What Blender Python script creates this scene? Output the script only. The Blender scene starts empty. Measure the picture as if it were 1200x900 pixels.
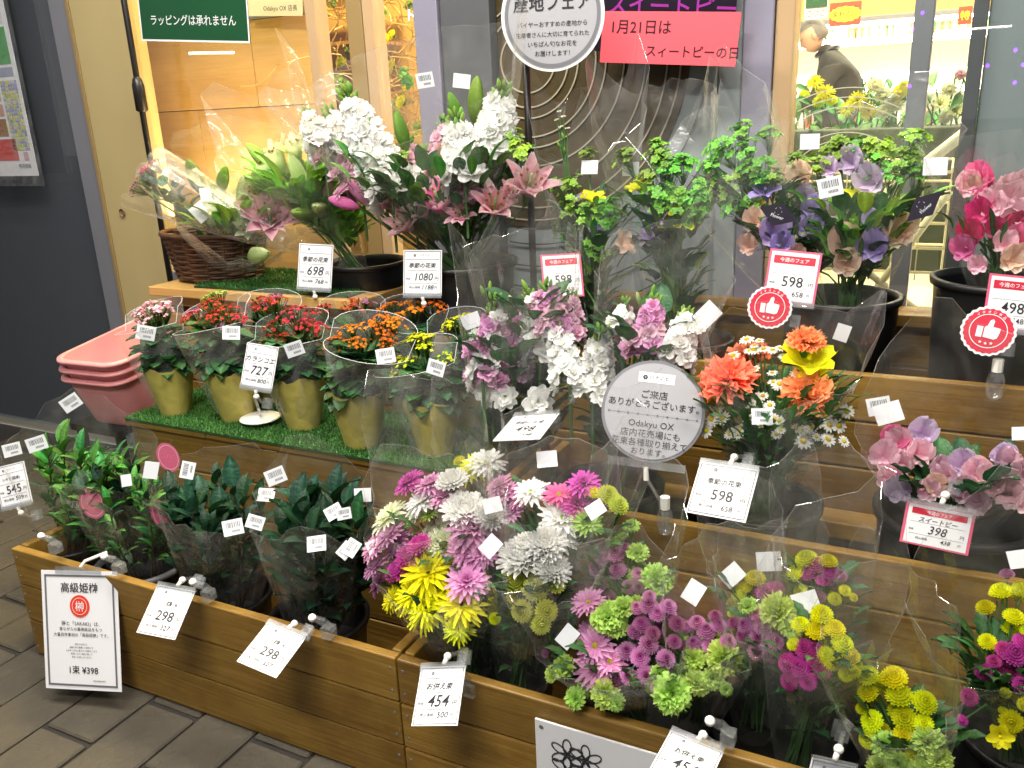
import bpy, math, random
from math import sin, cos, pi, radians as R
from mathutils import Vector, Matrix, Quaternion
random.seed(7)
C = bpy.context.scene.collection
SC = bpy.context.scene

# ------------------------------------------------------------------ camera, world, lamps
CAM_H = 1.2
FPX = 1000.0          # focal length in photograph pixels (1200 wide)
yaw, pitch, roll = R(27.27), R(17.72), R(-2.57)
fwd = Vector((-sin(yaw)*cos(pitch), cos(yaw)*cos(pitch), -sin(pitch)))
rgt0 = Vector((cos(yaw), sin(yaw), 0)); up0 = rgt0.cross(fwd)
rgt = cos(roll)*rgt0 + sin(roll)*up0
upv = -sin(roll)*rgt0 + cos(roll)*up0
EYE = Vector((0, 0, CAM_H))
cd = bpy.data.cameras.new('camera'); cam = bpy.data.objects.new('camera', cd); C.objects.link(cam)
cd.sensor_width = 36; cd.lens = 36*FPX/1200; cd.clip_end = 200; cd.clip_start = 0.02
cam.matrix_world = Matrix((( rgt.x, upv.x, -fwd.x, 0), (rgt.y, upv.y, -fwd.y, 0), (rgt.z, upv.z, -fwd.z, CAM_H), (0, 0, 0, 1)))
SC.camera = cam
w = bpy.data.worlds.new('World'); SC.world = w; w.use_nodes = True
bg = w.node_tree.nodes['Background']; bg.inputs[0].default_value = (0.64, 0.64, 0.66, 1); bg.inputs[1].default_value = 0.34
SC.view_settings.view_transform = 'Standard'; SC.view_settings.look = 'None'
SC.view_settings.exposure = 0.42; SC.view_settings.gamma = 1
SC.cycles.use_denoising = True
SC.cycles.transparent_max_bounces = 40
SC.cycles.max_bounces = 8; SC.cycles.glossy_bounces = 3; SC.cycles.transmission_bounces = 4; SC.cycles.diffuse_bounces = 4
SC.cycles.sample_clamp_indirect = 4
SC.cycles.caustics_reflective = False; SC.cycles.caustics_refractive = False

def ray(px, py):
    return ((px-600)/FPX*rgt - (py-450)/FPX*upv + fwd)
def at(px, py, Y):                      # point on the vertical plane Y
    d = ray(px, py); return EYE + d*(Y/d.y)
def atz(px, py, z):
    d = ray(px, py); return EYE + d*((z-CAM_H)/d.z)
def depth(p): return (Vector(p)-EYE).dot(fwd)
def wsize(px, p): return px*depth(p)/FPX   # pixels -> metres at p

# ------------------------------------------------------------------ materials
def nt(name):
    m = bpy.data.materials.new(name); m.use_nodes = True
    t = m.node_tree; b = t.nodes['Principled BSDF']; return m, t, b
def mat(name, col, rough=.5, spec=.5, metal=0, emit=None, es=0, bump=0, bscale=60, var=0, vscale=8):
    m, t, b = nt(name)
    b.inputs['Base Color'].default_value = (*col, 1); b.inputs['Roughness'].default_value = rough
    b.inputs['Specular IOR Level'].default_value = spec; b.inputs['Metallic'].default_value = metal
    if emit: b.inputs['Emission Color'].default_value = (*emit, 1); b.inputs['Emission Strength'].default_value = es
    if bump or var:
        tc = t.nodes.new('ShaderNodeTexCoord'); n = t.nodes.new('ShaderNodeTexNoise')
        n.inputs['Scale'].default_value = bscale; n.inputs['Detail'].default_value = 6
        t.links.new(tc.outputs['Object'], n.inputs['Vector'])
    if bump:
        bp = t.nodes.new('ShaderNodeBump'); bp.inputs['Strength'].default_value = bump; bp.inputs['Distance'].default_value = .01
        t.links.new(n.outputs[0], bp.inputs['Height']); t.links.new(bp.outputs[0], b.inputs['Normal'])
    if var:
        n2 = t.nodes.new('ShaderNodeTexNoise'); n2.inputs['Scale'].default_value = vscale; n2.inputs['Detail'].default_value = 8
        t.links.new(tc.outputs['Object'], n2.inputs['Vector'])
        mx = t.nodes.new('ShaderNodeMix'); mx.data_type = 'RGBA'
        mx.inputs[6].default_value = (*[c*(1-var) for c in col], 1); mx.inputs[7].default_value = (*[min(1, c*(1+var)) for c in col], 1)
        t.links.new(n2.outputs[0], mx.inputs[0]); t.links.new(mx.outputs[2], b.inputs['Base Color'])
    return m
def wood(name, c1, c2, knots=(.12, .06, .02), rough=.45, gr=.32, stain=.75):
    m, t, b = nt(name); N = t.nodes.new; L = t.links.new
    tc = N('ShaderNodeTexCoord'); oi = N('ShaderNodeObjectInfo')
    mp = N('ShaderNodeMapping'); mp.inputs['Scale'].default_value = (1.2, 9, 9)
    ad = N('ShaderNodeVectorMath'); ad.operation = 'ADD'
    ml = N('ShaderNodeVectorMath'); ml.operation = 'SCALE'; ml.inputs['Scale'].default_value = 17
    cb = N('ShaderNodeCombineXYZ'); L(oi.outputs['Random'], cb.inputs[0]); L(oi.outputs['Random'], cb.inputs[1]); L(oi.outputs['Random'], cb.inputs[2])
    L(cb.outputs[0], ml.inputs[0]); L(tc.outputs['Object'], ad.inputs[0]); L(ml.outputs[0], ad.inputs[1]); L(ad.outputs[0], mp.inputs[0])
    n1 = N('ShaderNodeTexNoise'); n1.inputs['Scale'].default_value = 3; n1.inputs['Detail'].default_value = 8; n1.inputs['Distortion'].default_value = 1.2
    L(mp.outputs[0], n1.inputs['Vector'])
    mp2 = N('ShaderNodeMapping'); mp2.inputs['Scale'].default_value = (4, 160, 160); L(ad.outputs[0], mp2.inputs[0])
    n2 = N('ShaderNodeTexNoise'); n2.inputs['Scale'].default_value = 1; n2.inputs['Detail'].default_value = 4; L(mp2.outputs[0], n2.inputs['Vector'])
    r1 = N('ShaderNodeValToRGB'); r1.color_ramp.elements[0].position = .3; r1.color_ramp.elements[1].position = .72
    r1.color_ramp.elements[0].color = (*c1, 1); r1.color_ramp.elements[1].color = (*c2, 1); L(n1.outputs[0], r1.inputs[0])
    mx = N('ShaderNodeMix'); mx.data_type = 'RGBA'; mx.blend_type = 'MULTIPLY'; mx.inputs[0].default_value = gr
    r2 = N('ShaderNodeValToRGB'); r2.color_ramp.elements[0].color = (.35, .3, .25, 1); r2.color_ramp.elements[0].position = .3; r2.color_ramp.elements[1].position = .6
    L(n2.outputs[0], r2.inputs[0]); L(r1.outputs[0], mx.inputs[6]); L(r2.outputs[0], mx.inputs[7])
    vo = N('ShaderNodeTexVoronoi'); vo.inputs['Scale'].default_value = 1.0
    mp3 = N('ShaderNodeMapping'); mp3.inputs['Scale'].default_value = (5, 12, 12); L(ad.outputs[0], mp3.inputs[0]); L(mp3.outputs[0], vo.inputs['Vector'])
    r3 = N('ShaderNodeValToRGB'); r3.color_ramp.elements[0].position = .05; r3.color_ramp.elements[1].position = .16
    r3.color_ramp.elements[0].color = (1, 1, 1, 1); r3.color_ramp.elements[1].color = (0, 0, 0, 1); L(vo.outputs[0], r3.inputs[0])
    mk = N('ShaderNodeMix'); mk.data_type = 'RGBA'; mk.inputs[7].default_value = (*knots, 1)
    mm = N('ShaderNodeMath'); mm.operation = 'MULTIPLY'; mm.inputs[1].default_value = .7; L(r3.outputs[0], mm.inputs[0]); L(mm.outputs[0], mk.inputs[0])
    L(mx.outputs[2], mk.inputs[6])
    hv = N('ShaderNodeHueSaturation'); mr = N('ShaderNodeMapRange'); mr.inputs['To Min'].default_value = .8; mr.inputs['To Max'].default_value = 1.15
    L(oi.outputs['Random'], mr.inputs[0]); L(mr.outputs[0], hv.inputs['Value']); L(mk.outputs[2], hv.inputs['Color']); L(hv.outputs[0], b.inputs['Base Color'])
    st = N('ShaderNodeTexNoise'); st.inputs['Scale'].default_value = 3.2; st.inputs['Detail'].default_value = 7; st.inputs['Roughness'].default_value = .7; L(ad.outputs[0], st.inputs['Vector'])
    sr = N('ShaderNodeValToRGB'); sr.color_ramp.elements[0].position = .36; sr.color_ramp.elements[1].position = .55; sr.color_ramp.elements[0].color = (.62, .56, .5, 1); L(st.outputs[0], sr.inputs[0])
    sm = N('ShaderNodeMix'); sm.data_type = 'RGBA'; sm.blend_type = 'MULTIPLY'; sm.inputs[0].default_value = stain; L(hv.outputs[0], sm.inputs[6]); L(sr.outputs[0], sm.inputs[7]); L(sm.outputs[2], b.inputs['Base Color'])
    bp = N('ShaderNodeBump'); bp.inputs['Strength'].default_value = .25; bp.inputs['Distance'].default_value = .004
    L(n2.outputs[0], bp.inputs['Height']); L(bp.outputs[0], b.inputs['Normal']); b.inputs['Roughness'].default_value = rough
    return m
def colattr(name, rough=.6, spec=.3, transl=.25, rnd=.12, vein=False):
    m, t, b = nt(name); N = t.nodes.new; L = t.links.new
    a = N('ShaderNodeAttribute'); a.attribute_name = 'Col'; oi = N('ShaderNodeObjectInfo')
    hv = N('ShaderNodeHueSaturation')
    mr = N('ShaderNodeMapRange'); mr.inputs['To Min'].default_value = 1-rnd*1.5; mr.inputs['To Max'].default_value = 1+rnd; L(oi.outputs['Random'], mr.inputs[0]); L(mr.outputs[0], hv.inputs['Value'])
    mh = N('ShaderNodeMapRange'); mh.inputs['To Min'].default_value = .5-rnd*.12; mh.inputs['To Max'].default_value = .5+rnd*.12
    fr = N('ShaderNodeMath'); fr.operation = 'FRACT'; m7 = N('ShaderNodeMath'); m7.operation = 'MULTIPLY'; m7.inputs[1].default_value = 7.3
    L(oi.outputs['Random'], m7.inputs[0]); L(m7.outputs[0], fr.inputs[0]); L(fr.outputs[0], mh.inputs[0]); L(mh.outputs[0], hv.inputs['Hue'])
    L(a.outputs['Color'], hv.inputs['Color'])
    last = hv.outputs[0]
    tc = N('ShaderNodeTexCoord'); n = N('ShaderNodeTexNoise'); n.inputs['Scale'].default_value = 14 if not vein else 9; n.inputs['Detail'].default_value = 5
    L(tc.outputs['Object'], n.inputs['Vector'])
    mx = N('ShaderNodeMix'); mx.data_type = 'RGBA'; mx.blend_type = 'MULTIPLY'; mx.inputs[0].default_value = .45 if vein else .2
    rr = N('ShaderNodeValToRGB'); rr.color_ramp.elements[0].color = (.5, .5, .5, 1); rr.color_ramp.elements[0].position = .3; rr.color_ramp.elements[1].position = .65
    L(n.outputs[0], rr.inputs[0]); L(last, mx.inputs[6]); L(rr.outputs[0], mx.inputs[7]); last = mx.outputs[2]
    L(last, b.inputs['Base Color']); b.inputs['Roughness'].default_value = rough; b.inputs['Specular IOR Level'].default_value = spec
    bp = N('ShaderNodeBump'); bp.inputs['Strength'].default_value = .3; bp.inputs['Distance'].default_value = .01; L(n.outputs[0], bp.inputs['Height']); L(bp.outputs[0], b.inputs['Normal'])
    tr = N('ShaderNodeBsdfTranslucent'); L(last, tr.inputs[0]); ms = N('ShaderNodeMixShader'); ms.inputs[0].default_value = transl
    o = t.nodes['Material Output']; L(b.outputs[0], ms.inputs[1]); L(tr.outputs[0], ms.inputs[2]); L(ms.outputs[0], o.inputs[0])
    return m
def film(name, tint=(.99, .99, .99), haze=.04, gl=.5, rough=.07, bscale=12, bstr=.6, base=.012, broad=.034):
    m = bpy.data.materials.new(name); m.use_nodes = True; t = m.node_tree; t.nodes.clear(); N = t.nodes.new; L = t.links.new
    o = N('ShaderNodeOutputMaterial'); tr = N('ShaderNodeBsdfTransparent'); tr.inputs[0].default_value = (*tint, 1)
    g = N('ShaderNodeBsdfGlossy'); g.inputs['Roughness'].default_value = rough; g.inputs[0].default_value = (1, 1, 1, 1)
    g2 = N('ShaderNodeBsdfGlossy'); g2.inputs['Roughness'].default_value = .32; g2.inputs[0].default_value = (1, 1, 1, 1)
    d = N('ShaderNodeBsdfDiffuse'); d.inputs[0].default_value = (.9, .92, .92, 1); tl = N('ShaderNodeBsdfTranslucent'); tl.inputs[0].default_value = (.9, .92, .92, 1)
    ds = N('ShaderNodeMixShader'); ds.inputs[0].default_value = .5; L(d.outputs[0], ds.inputs[1]); L(tl.outputs[0], ds.inputs[2])
    lw = N('ShaderNodeLayerWeight'); lw.inputs[0].default_value = .3
    mr = N('ShaderNodeMapRange'); mr.inputs['To Min'].default_value = base; mr.inputs['To Max'].default_value = gl
    m1 = N('ShaderNodeMixShader'); m2 = N('ShaderNodeMixShader'); m3 = N('ShaderNodeMixShader'); m1.inputs[0].default_value = haze; m3.inputs[0].default_value = broad
    if bstr:
        tc = N('ShaderNodeTexCoord'); n = N('ShaderNodeTexNoise'); n.inputs['Scale'].default_value = bscale; n.inputs['Detail'].default_value = 3; n.inputs['Distortion'].default_value = .8
        L(tc.outputs['Object'], n.inputs['Vector'])
        bp = N('ShaderNodeBump'); bp.inputs['Strength'].default_value = bstr; bp.inputs['Distance'].default_value = .02; L(n.outputs[0], bp.inputs['Height'])
        for q in (g, g2, lw): L(bp.outputs[0], q.inputs['Normal'])
        n2 = N('ShaderNodeTexNoise'); n2.inputs['Scale'].default_value = 7; n2.inputs['Detail'].default_value = 4; n2.inputs['Distortion'].default_value = 2; L(tc.outputs['Object'], n2.inputs['Vector'])
        hr = N('ShaderNodeMapRange'); hr.inputs['From Min'].default_value = .35; hr.inputs['From Max'].default_value = .75; hr.inputs['To Min'].default_value = haze*.3; hr.inputs['To Max'].default_value = haze*2.6; L(n2.outputs[0], hr.inputs[0]); L(hr.outputs[0], m1.inputs[0])
    pw = N('ShaderNodeMath'); pw.operation = 'POWER'; pw.inputs[1].default_value = 2.6; L(lw.outputs['Facing'], pw.inputs[0]); L(pw.outputs[0], mr.inputs[0])
    L(tr.outputs[0], m1.inputs[1]); L(ds.outputs[0], m1.inputs[2]); L(m1.outputs[0], m3.inputs[1]); L(g2.outputs[0], m3.inputs[2])
    L(mr.outputs[0], m2.inputs[0]); L(m3.outputs[0], m2.inputs[1]); L(g.outputs[0], m2.inputs[2]); L(m2.outputs[0], o.inputs[0])
    return m
def glass(name, tint=(1, 1, 1), f0=.04, haze=0):
    return film(name, tint, haze, .5, .0, 1, 0, f0, 0)
M = dict(
    wood=wood('planter_wood', (.235, .125, .018), (.33, .195, .038), (.15, .075, .015)),
    ply=wood('pale_wood', (.55, .32, .1), (.6, .36, .12), (.52, .3, .1), .3, .12, .1),
    petal=colattr('petal', .65, .2, .42, .14), leaf=colattr('leaf', .48, .4, .18, .3, True), matte=colattr('matte_colour', .7, .2, .0, .05),
    film=film('cellophane'), frost=film('frosted_film', (.98, .98, .98), .10, .16, .14, 20, .3, .01, .05), clear=film('clear_plastic', (.95, .96, .97), .10, .6, .03, 6, .1, .12),
    glass=glass('window_glass', (.93, .95, .94), .05), smoke=glass('dark_glass', (.76, .76, .78), .05),
    black=mat('black_plastic', (.008, .008, .009), .42, .4, bump=.05), grey=mat('grey_plastic', (.16, .16, .17), .35),
    frame=mat('painted_frame', (.25, .25, .28), .4, metal=.3, var=.06), lilac=mat('lilac_grey_post', (.31, .295, .38), .35, metal=.3, var=.06),
    panel=mat('grey_panel', (.25, .285, .3), .5, var=.06), darkpanel=mat('dark_panel', (.08, .083, .09), .5, var=.08),
    cream=mat('cream_panel', (.47, .37, .17), .4, var=.04), orange=mat('tan_post', (.5, .33, .18), .35, var=.05),
    edge=mat('edge_trim', (.3, .2, .08), .4), white=mat('white_paper', (.8, .8, .82), .5, .3), ink=mat('ink', (.015, .014, .018), .6),
    greyink=mat('grey_ink', (.13, .13, .14), .6), pinkcard=mat('pink_card', (.7, .1, .2), .5), crimson=mat('crimson_print', (.55, .015, .045), .5),
    sticker=mat('sticker_paper', (.68, .7, .73), .45), silver=mat('silver_sign', (.36, .36, .385), .45), silverrim=mat('sign_rim', (.17, .17, .19), .35),
    fpink=mat('fluorescent_pink', (.9, .09, .12), .55), purple=mat('purple_print', (.35, .03, .32), .5), night=mat('night_board', (.012, .008, .02), .4),
    green=mat('green_board', (.008, .07, .025), .35), beige=mat('beige_board', (.75, .66, .42), .45), brown=mat('brown_disc', (.05, .032, .006), .55, bump=.1, var=.35, vscale=5),
    ringw=mat('pale_line', (.4, .36, .26), .5), ringd=mat('dark_line', (.02, .022, .025), .5), ringg=mat('frosted_line', (.8, .72, .5), .5),
    kraft=mat('kraft_paper', (.5, .42, .1), .5, bump=.22, bscale=45, var=.15, vscale=20), wicker=mat('wicker', (.09, .04, .018), .5, bump=.3, var=.5, vscale=30),
    binpink=mat('pink_plastic', (.72, .28, .28), .35, bump=.08, var=.06, vscale=14), turf=mat('turf_backing', (.02, .07, .02), .9),
    paver=mat('paving_stone', (.06, .05, .034), .75, bump=.6, bscale=35, var=.35, vscale=9), joint=mat('joint_sand', (.02, .017, .014), .9, bump=.5, bscale=90),
    dark=mat('dark_metal', (.012, .01, .009), .35), soil=mat('black_water_soil', (.01, .01, .008), .3), badge=mat('dull_pink_badge', (.36, .06, .12), .5), badgeprint=mat('badge_print', (.55, .25, .32), .5), bolt=mat('plug', (.22, .15, .08), .5),  # soil: one near-black colour for bucket water and pot soil
    stem=mat('green_stem', (.05, .13, .03), .6), twig=mat('twig', (.07, .04, .02), .7), gold=mat('dried_twig', (.42, .27, .07), .6),
    shopwhite=mat('shop_white', (.85, .83, .76), .5), shopfloor=mat('shop_floor', (.55, .48, .36), .3), yellowwall=mat('yellow_wall', (.6, .37, .12), .6),
    steel=mat('cream_wire', (.8, .72, .5), .3), red=mat('red_sign', (.75, .05, .02), .5), yellow=mat('yellow_print', (.95, .75, .03), .5),
    skin=mat('skin', (.55, .32, .22), .5), jacket=mat('charcoal_jacket', (.028, .023, .018), .85, bump=.3, bscale=30), hair=mat('grey_hair', (.17, .165, .16), .8, bump=.4, bscale=120), trouser=mat('green_apron', (.06, .075, .05), .8),
)
def emis(name, col, s):
    m = bpy.data.materials.new(name); m.use_nodes = True; t = m.node_tree; t.nodes.clear()
    e = t.nodes.new('ShaderNodeEmission'); e.inputs[0].default_value = (*col, 1); e.inputs[1].default_value = s
    o = t.nodes.new('ShaderNodeOutputMaterial'); t.links.new(e.outputs[0], o.inputs[0]); return m
M['tube'] = emis('lamp_tube', (1, .96, .88), 30); M['shopglow'] = emis('case_light', (1, .93, .75), 14); M['led'] = emis('violet_led', (.16, .02, 1), 30)
M['whiteled'] = emis('white_glow', (1, 1, 1), 3)  # emission put into the white window characters, no lamp there

# ------------------------------------------------------------------ mesh helpers
class MB:
    def __init__(s): s.v = []; s.f = []; s.c = []; s.m = []
    def add(s, vs, fs, col=None, mi=0):
        o = len(s.v); s.v += [tuple(v) for v in vs]; s.f += [tuple(i+o for i in f) for f in fs]; s.m += [mi]*len(fs)
        if col is None: col = (1, 1, 1)
        s.c += (list(col) if isinstance(col, list) else [col]*len(vs))
    def box(s, a, b, col=None, mi=0, bev=0):
        x0, y0, z0 = a; x1, y1, z1 = b
        s.add([(x0,y0,z0),(x1,y0,z0),(x1,y1,z0),(x0,y1,z0),(x0,y0,z1),(x1,y0,z1),(x1,y1,z1),(x0,y1,z1)],
              [(0,3,2,1),(4,5,6,7),(0,1,5,4),(1,2,6,5),(2,3,7,6),(3,0,4,7)], col, mi)
    def tube(s, pts, r, n=6, col=None, mi=0, cap=True):
        pts = [Vector(p) for p in pts]; rs = r if isinstance(r, list) else [r]*len(pts)
        vs = []; k = len(pts)
        t0 = (pts[1]-pts[0]).normalized(); a = t0.orthogonal().normalized()
        for i, p in enumerate(pts):
            t = (pts[min(i+1, k-1)]-pts[max(i-1, 0)]).normalized()
            a = (a - t*a.dot(t)).normalized(); b = t.cross(a)
            for j in range(n): vs.append(p + rs[i]*(cos(2*pi*j/n)*a + sin(2*pi*j/n)*b))
        fs = [(i*n+j, i*n+(j+1) % n, (i+1)*n+(j+1) % n, (i+1)*n+j) for i in range(k-1) for j in range(n)]
        if cap: fs += [tuple(range(n))[::-1], tuple((k-1)*n+j for j in range(n))]
        s.add(vs, fs, col, mi)
    def lathe(s, prof, n=24, c=(0, 0, 0), col=None, mi=0, ell=1):
        vs = [(c[0]+r*cos(2*pi*j/n), c[1]+r*ell*sin(2*pi*j/n), c[2]+z) for r, z in prof for j in range(n)]
        fs = [(i*n+j, i*n+(j+1) % n, (i+1)*n+(j+1) % n, (i+1)*n+j) for i in range(len(prof)-1) for j in range(n)]
        s.add(vs, fs, col, mi)
    def mesh(s, name, mats, smooth=False):
        me = bpy.data.meshes.new(name); me.from_pydata(s.v, [], s.f)
        for m in (mats if isinstance(mats, (list, tuple)) else [mats]): me.materials.append(m)
        if any(s.m): me.polygons.foreach_set('material_index', s.m)
        if any(c != (1, 1, 1) for c in s.c):
            a = me.color_attributes.new('Col', 'FLOAT_COLOR', 'POINT')
            a.data.foreach_set('color', [x for c in s.c for x in (c[0], c[1], c[2], 1)])
        if smooth: me.polygons.foreach_set('use_smooth', [True]*len(me.polygons))
        me.update(); return me
def link(name, data, parent=None, loc=None, rot=None, sc=None):
    o = bpy.data.objects.new(name, data); C.objects.link(o)
    if parent is not None: o.parent = parent
    if loc is not None: o.location = loc
    if rot is not None: o.rotation_mode = 'QUATERNION'; o.rotation_quaternion = rot
    if sc is not None: o.scale = sc if hasattr(sc, '__len__') else (sc, sc, sc)
    return o
def tag(o, label=None, cat=None, group=None, kind=None):
    if label: o['label'] = label
    if cat: o['category'] = cat
    if group: o['group'] = group
    if kind: o['kind'] = kind
    return o
def thing(name, label, cat, loc=(0, 0, 0), group=None):
    return tag(link(name, None, None, Vector(loc)), label, cat, group)
def woff(p):                                            # world offset of a parent chain (only locations)
    o = Vector((0, 0, 0))
    while p is not None: o += p.location; p = p.parent
    return o
def part(name, mb, m, parent, smooth=False, origin=None, kind=None):
    """mesh given in world coordinates, re-based on origin (or parent)"""
    po = woff(parent) if parent is not None else Vector((0, 0, 0))
    og = Vector(origin) if origin is not None else po
    mb.v = [(v[0]-og.x, v[1]-og.y, v[2]-og.z) for v in mb.v]
    o = link(name, mb.mesh(name, m, smooth), parent, og-po)
    if kind: o['kind'] = kind
    return o
def bevel(o, wd=.003, seg=2):
    b = o.modifiers.new('bevel', 'BEVEL'); b.width = wd; b.segments = seg; b.limit_method = 'ANGLE'; return o
def boxpart(name, a, b, m, parent, bw=0, **k):
    mb = MB(); mb.box(a, b); c = [(a[i]+b[i])/2 for i in range(3)]
    o = part(name, mb, m, parent, origin=c, **k)
    return bevel(o, bw) if bw else o
def struct(name, mb, m, **k):
    o = part(name, mb, m, None, **k); o['kind'] = 'structure'; return o
# text ---------------------------------------------------------------
_tc = {}
def text_geo(s, bold=0):
    k = (s, bold)
    if k not in _tc:
        cu = bpy.data.curves.new('text', 'FONT'); cu.body = s; cu.resolution_u = 2; cu.size = 1; cu.offset = bold*.3
        o = bpy.data.objects.new('text', cu); me = o.to_mesh()
        vs = [v.co.copy() for v in me.vertices]; fs = [tuple(p.vertices) for p in me.polygons]
        o.to_mesh_clear(); bpy.data.objects.remove(o); bpy.data.curves.remove(cu)
        x0 = min(v.x for v in vs); x1 = max(v.x for v in vs); y0 = min(v.y for v in vs); y1 = max(v.y for v in vs)
        _tc[k] = ([(v.x-(x0+x1)/2, v.y-(y0+y1)/2, 0) for v in vs], fs, x1-x0, y1-y0)
    return _tc[k]
def put_text(mb, s, cx, cy, h=None, wd=None, bold=.01, z=.0008, rot=0, mi=0, shear=0, sx=1):
    vs, fs, tw, th = text_geo(s, bold)
    k = (wd/tw) if wd else (h/th)
    c, sn = cos(rot), sin(rot)
    out = []
    for x, y, _ in vs:
        x = (x + shear*y)*k*sx; y *= k
        out.append((cx+c*x-sn*y, cy+sn*x+c*y, z))
    mb.add(out, fs, None, mi)
# ------------------------------------------------------------------ botanical meshes (unit size: diameter about 1)
def lerp(a, b, t): return tuple(a[i]*(1-t)+b[i]*t for i in range(3))
def petal(mb, az, r0, L, W, e0, e1, c0, c1, n=4, cup=.15, z0=0, ruf=0, prof=None, wn=2, notch=0, tipc=None, rnd=None):
    """one petal: starts at radius r0, elevation angle e0 at the base turning to e1 at the tip"""
    rnd = rnd or random
    ca, sa = cos(az), sin(az); r = r0; z = z0; vs = []; cols = []
    ph = rnd.uniform(0, 6)
    for i in range(n+1):
        t = i/n
        wt = (prof(t) if prof else (sin(pi*min(1, t*.82+.12))**.7)) * W/2
        e = e0 + (e1-e0)*t
        if i: r += L/n*cos(e); z += L/n*sin(e)
        for j in range(wn+1):
            u = j/wn*2-1
            dz = cup*W*abs(u)**2*cos(e) + ruf*W*t*sin(u*7+ph)*.5
            dr = -cup*W*abs(u)**2*sin(e) + ruf*W*t*sin(u*9+ph*2)*.4
            if i == n: dr -= notch*L*(1 if j % 2 else 0)
            rr = r+dr
            x = rr*ca - u*wt*sa; y = rr*sa + u*wt*ca
            vs.append((x, y, z+dz)); c = lerp(c0, c1, t)
            if tipc and (abs(u) > .8 or t > .9): c = tipc
            cols.append(c)
    m = wn+1
    fs = [(i*m+j, i*m+j+1, (i+1)*m+j+1, (i+1)*m+j) for i in range(n) for j in range(wn)]
    mb.add(vs, fs, cols)
def dome(mb, r, h, col, col2=None, n=8, k=3, z=0, c=(0, 0)):
    vs = [(c[0], c[1], z+h)]; cols = [col2 or col]
    for i in range(1, k+1):
        a = pi/2*i/k
        for j in range(n): vs.append((c[0]+r*sin(a)*cos(2*pi*j/n), c[1]+r*sin(a)*sin(2*pi*j/n), z+h*cos(a))); cols.append(lerp(col2 or col, col, i/k))
    fs = [(0, 1+j, 1+(j+1) % n) for j in range(n)]
    fs += [(1+i*n+j, 1+(i+1)*n+j, 1+(i+1)*n+(j+1) % n, 1+i*n+(j+1) % n) for i in range(k-1) for j in range(n)]
    mb.add(vs, fs, cols)
def calyx(mb, r=.12, h=.28, col=(.08, .2, .03)):
    mb.lathe([(.03, -h-.05), (r*.7, -h), (r, -h*.4), (r*.9, 0)], 8, (0, 0, 0), col)
PAL = dict(W=((.9, .93, .84), (.96, .96, .95)), C=((.72, .8, .4), (.9, .92, .72)), L=((.5, .08, .33), (.82, .44, .7)), M=((.34, .015, .18), (.72, .12, .5)),
           Y=((.72, .68, .01), (.9, .92, .02)), G=((.3, .5, .05), (.6, .8, .2)), P=((.92, .34, .5), (1, .68, .76)), O=((.95, .16, .05), (1, .34, .18)),
           R=((.3, .01, .01), (.62, .05, .04)), H=((.85, .08, .35), (.95, .25, .55)), K=((.5, .01, .1), (.68, .02, .16)), V=((.36, .2, .66), (.62, .48, .92)),
           B=((.5, .2, .5), (.8, .66, .9)), A=((.95, .58, .42), (1, .74, .6)), T=((.75, .22, .02), (.95, .3, .02)), D=((.26, .04, .18), (.55, .24, .42)), S=((.6, .22, .38), (.9, .62, .74)),
           y=((.5, .56, .04), (.85, .88, .2)))
def g_daisy(c, rn, layers=3, npet=18, centre=(.3, .55, .05), spread=1):
    mb = MB(); a, b = PAL[c]; calyx(mb, .1, .2)
    Ls = [.44, .36, .26, .18]; es = [(.15, -.1), (.45, .15), (.8, .6), (1.1, 1.2)]
    for k in range(layers):
        for i in range(npet-k*2):
            j = rn.uniform(-.08, .08)
            petal(mb, 2*pi*(i+.5*k)/(npet-k*2)+j, .06-.01*k, Ls[k]*rn.uniform(.88, 1.05), .115, es[k][0]+j, es[k][1]+rn.uniform(-.25, .2), lerp(a, b, .35 if k else .5), b, 3, .25, z0=.01*k, rnd=rn)
    dome(mb, .085, .05, centre, tuple(x*.6 for x in centre), z=.02)
    return mb
def g_ball(c, rn):
    mb = MB(); a, b = PAL[c]; calyx(mb)
    for k in range(7):
        e = -.35 + k*.27; n = [20, 20, 18, 16, 13, 10, 6][k]
        for i in range(n):
            petal(mb, 2*pi*(i+.5*(k % 2))/n+rn.uniform(-.1, .1), .05, .42-.035*k+rn.uniform(-.03, .02), .12, e, e+.65, lerp(a, b, .6), b, 3, .4, rnd=rn)
    return mb
def g_spider(c, rn):
    mb = MB(); a, b = PAL[c]; calyx(mb)
    for k in range(5):
        e = -.15 + k*.28; n = [18, 17, 15, 12, 8][k]
        for i in range(n):
            petal(mb, 2*pi*(i+.5*(k % 2))/n+rn.uniform(-.16, .16), .05, (.5-.05*k)*rn.uniform(.75, 1.1), .085, e, e-.4+rn.uniform(-.2, .5), lerp(a, b, .6), b, 4, .35, rnd=rn)
    return mb
def g_button(c, rn, eye=None):
    mb = MB(); a, b = PAL[c]; calyx(mb, .2, .25)
    for k in range(6):
        e = -.3 + k*.3; n = [22, 21, 19, 16, 12, 8][k]
        for i in range(n):
            cc = lerp(b, eye or lerp(a, b, .5), max(0, (k-3)/2.0))
            petal(mb, 2*pi*(i+.5*(k % 2))/n+rn.uniform(-.06, .06), .26*cos(e)*(1-.08*k), .2-.01*k, .12, e+.1, e+.7, lerp(cc, a, .18), cc, 2, .3, z0=.22*sin(e)*.8, rnd=rn)
    dome(mb, .27, .2, lerp(a, b, .3), lerp(eye or a, a, .3), 12, 3, z=-.03)
    return mb
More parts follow.
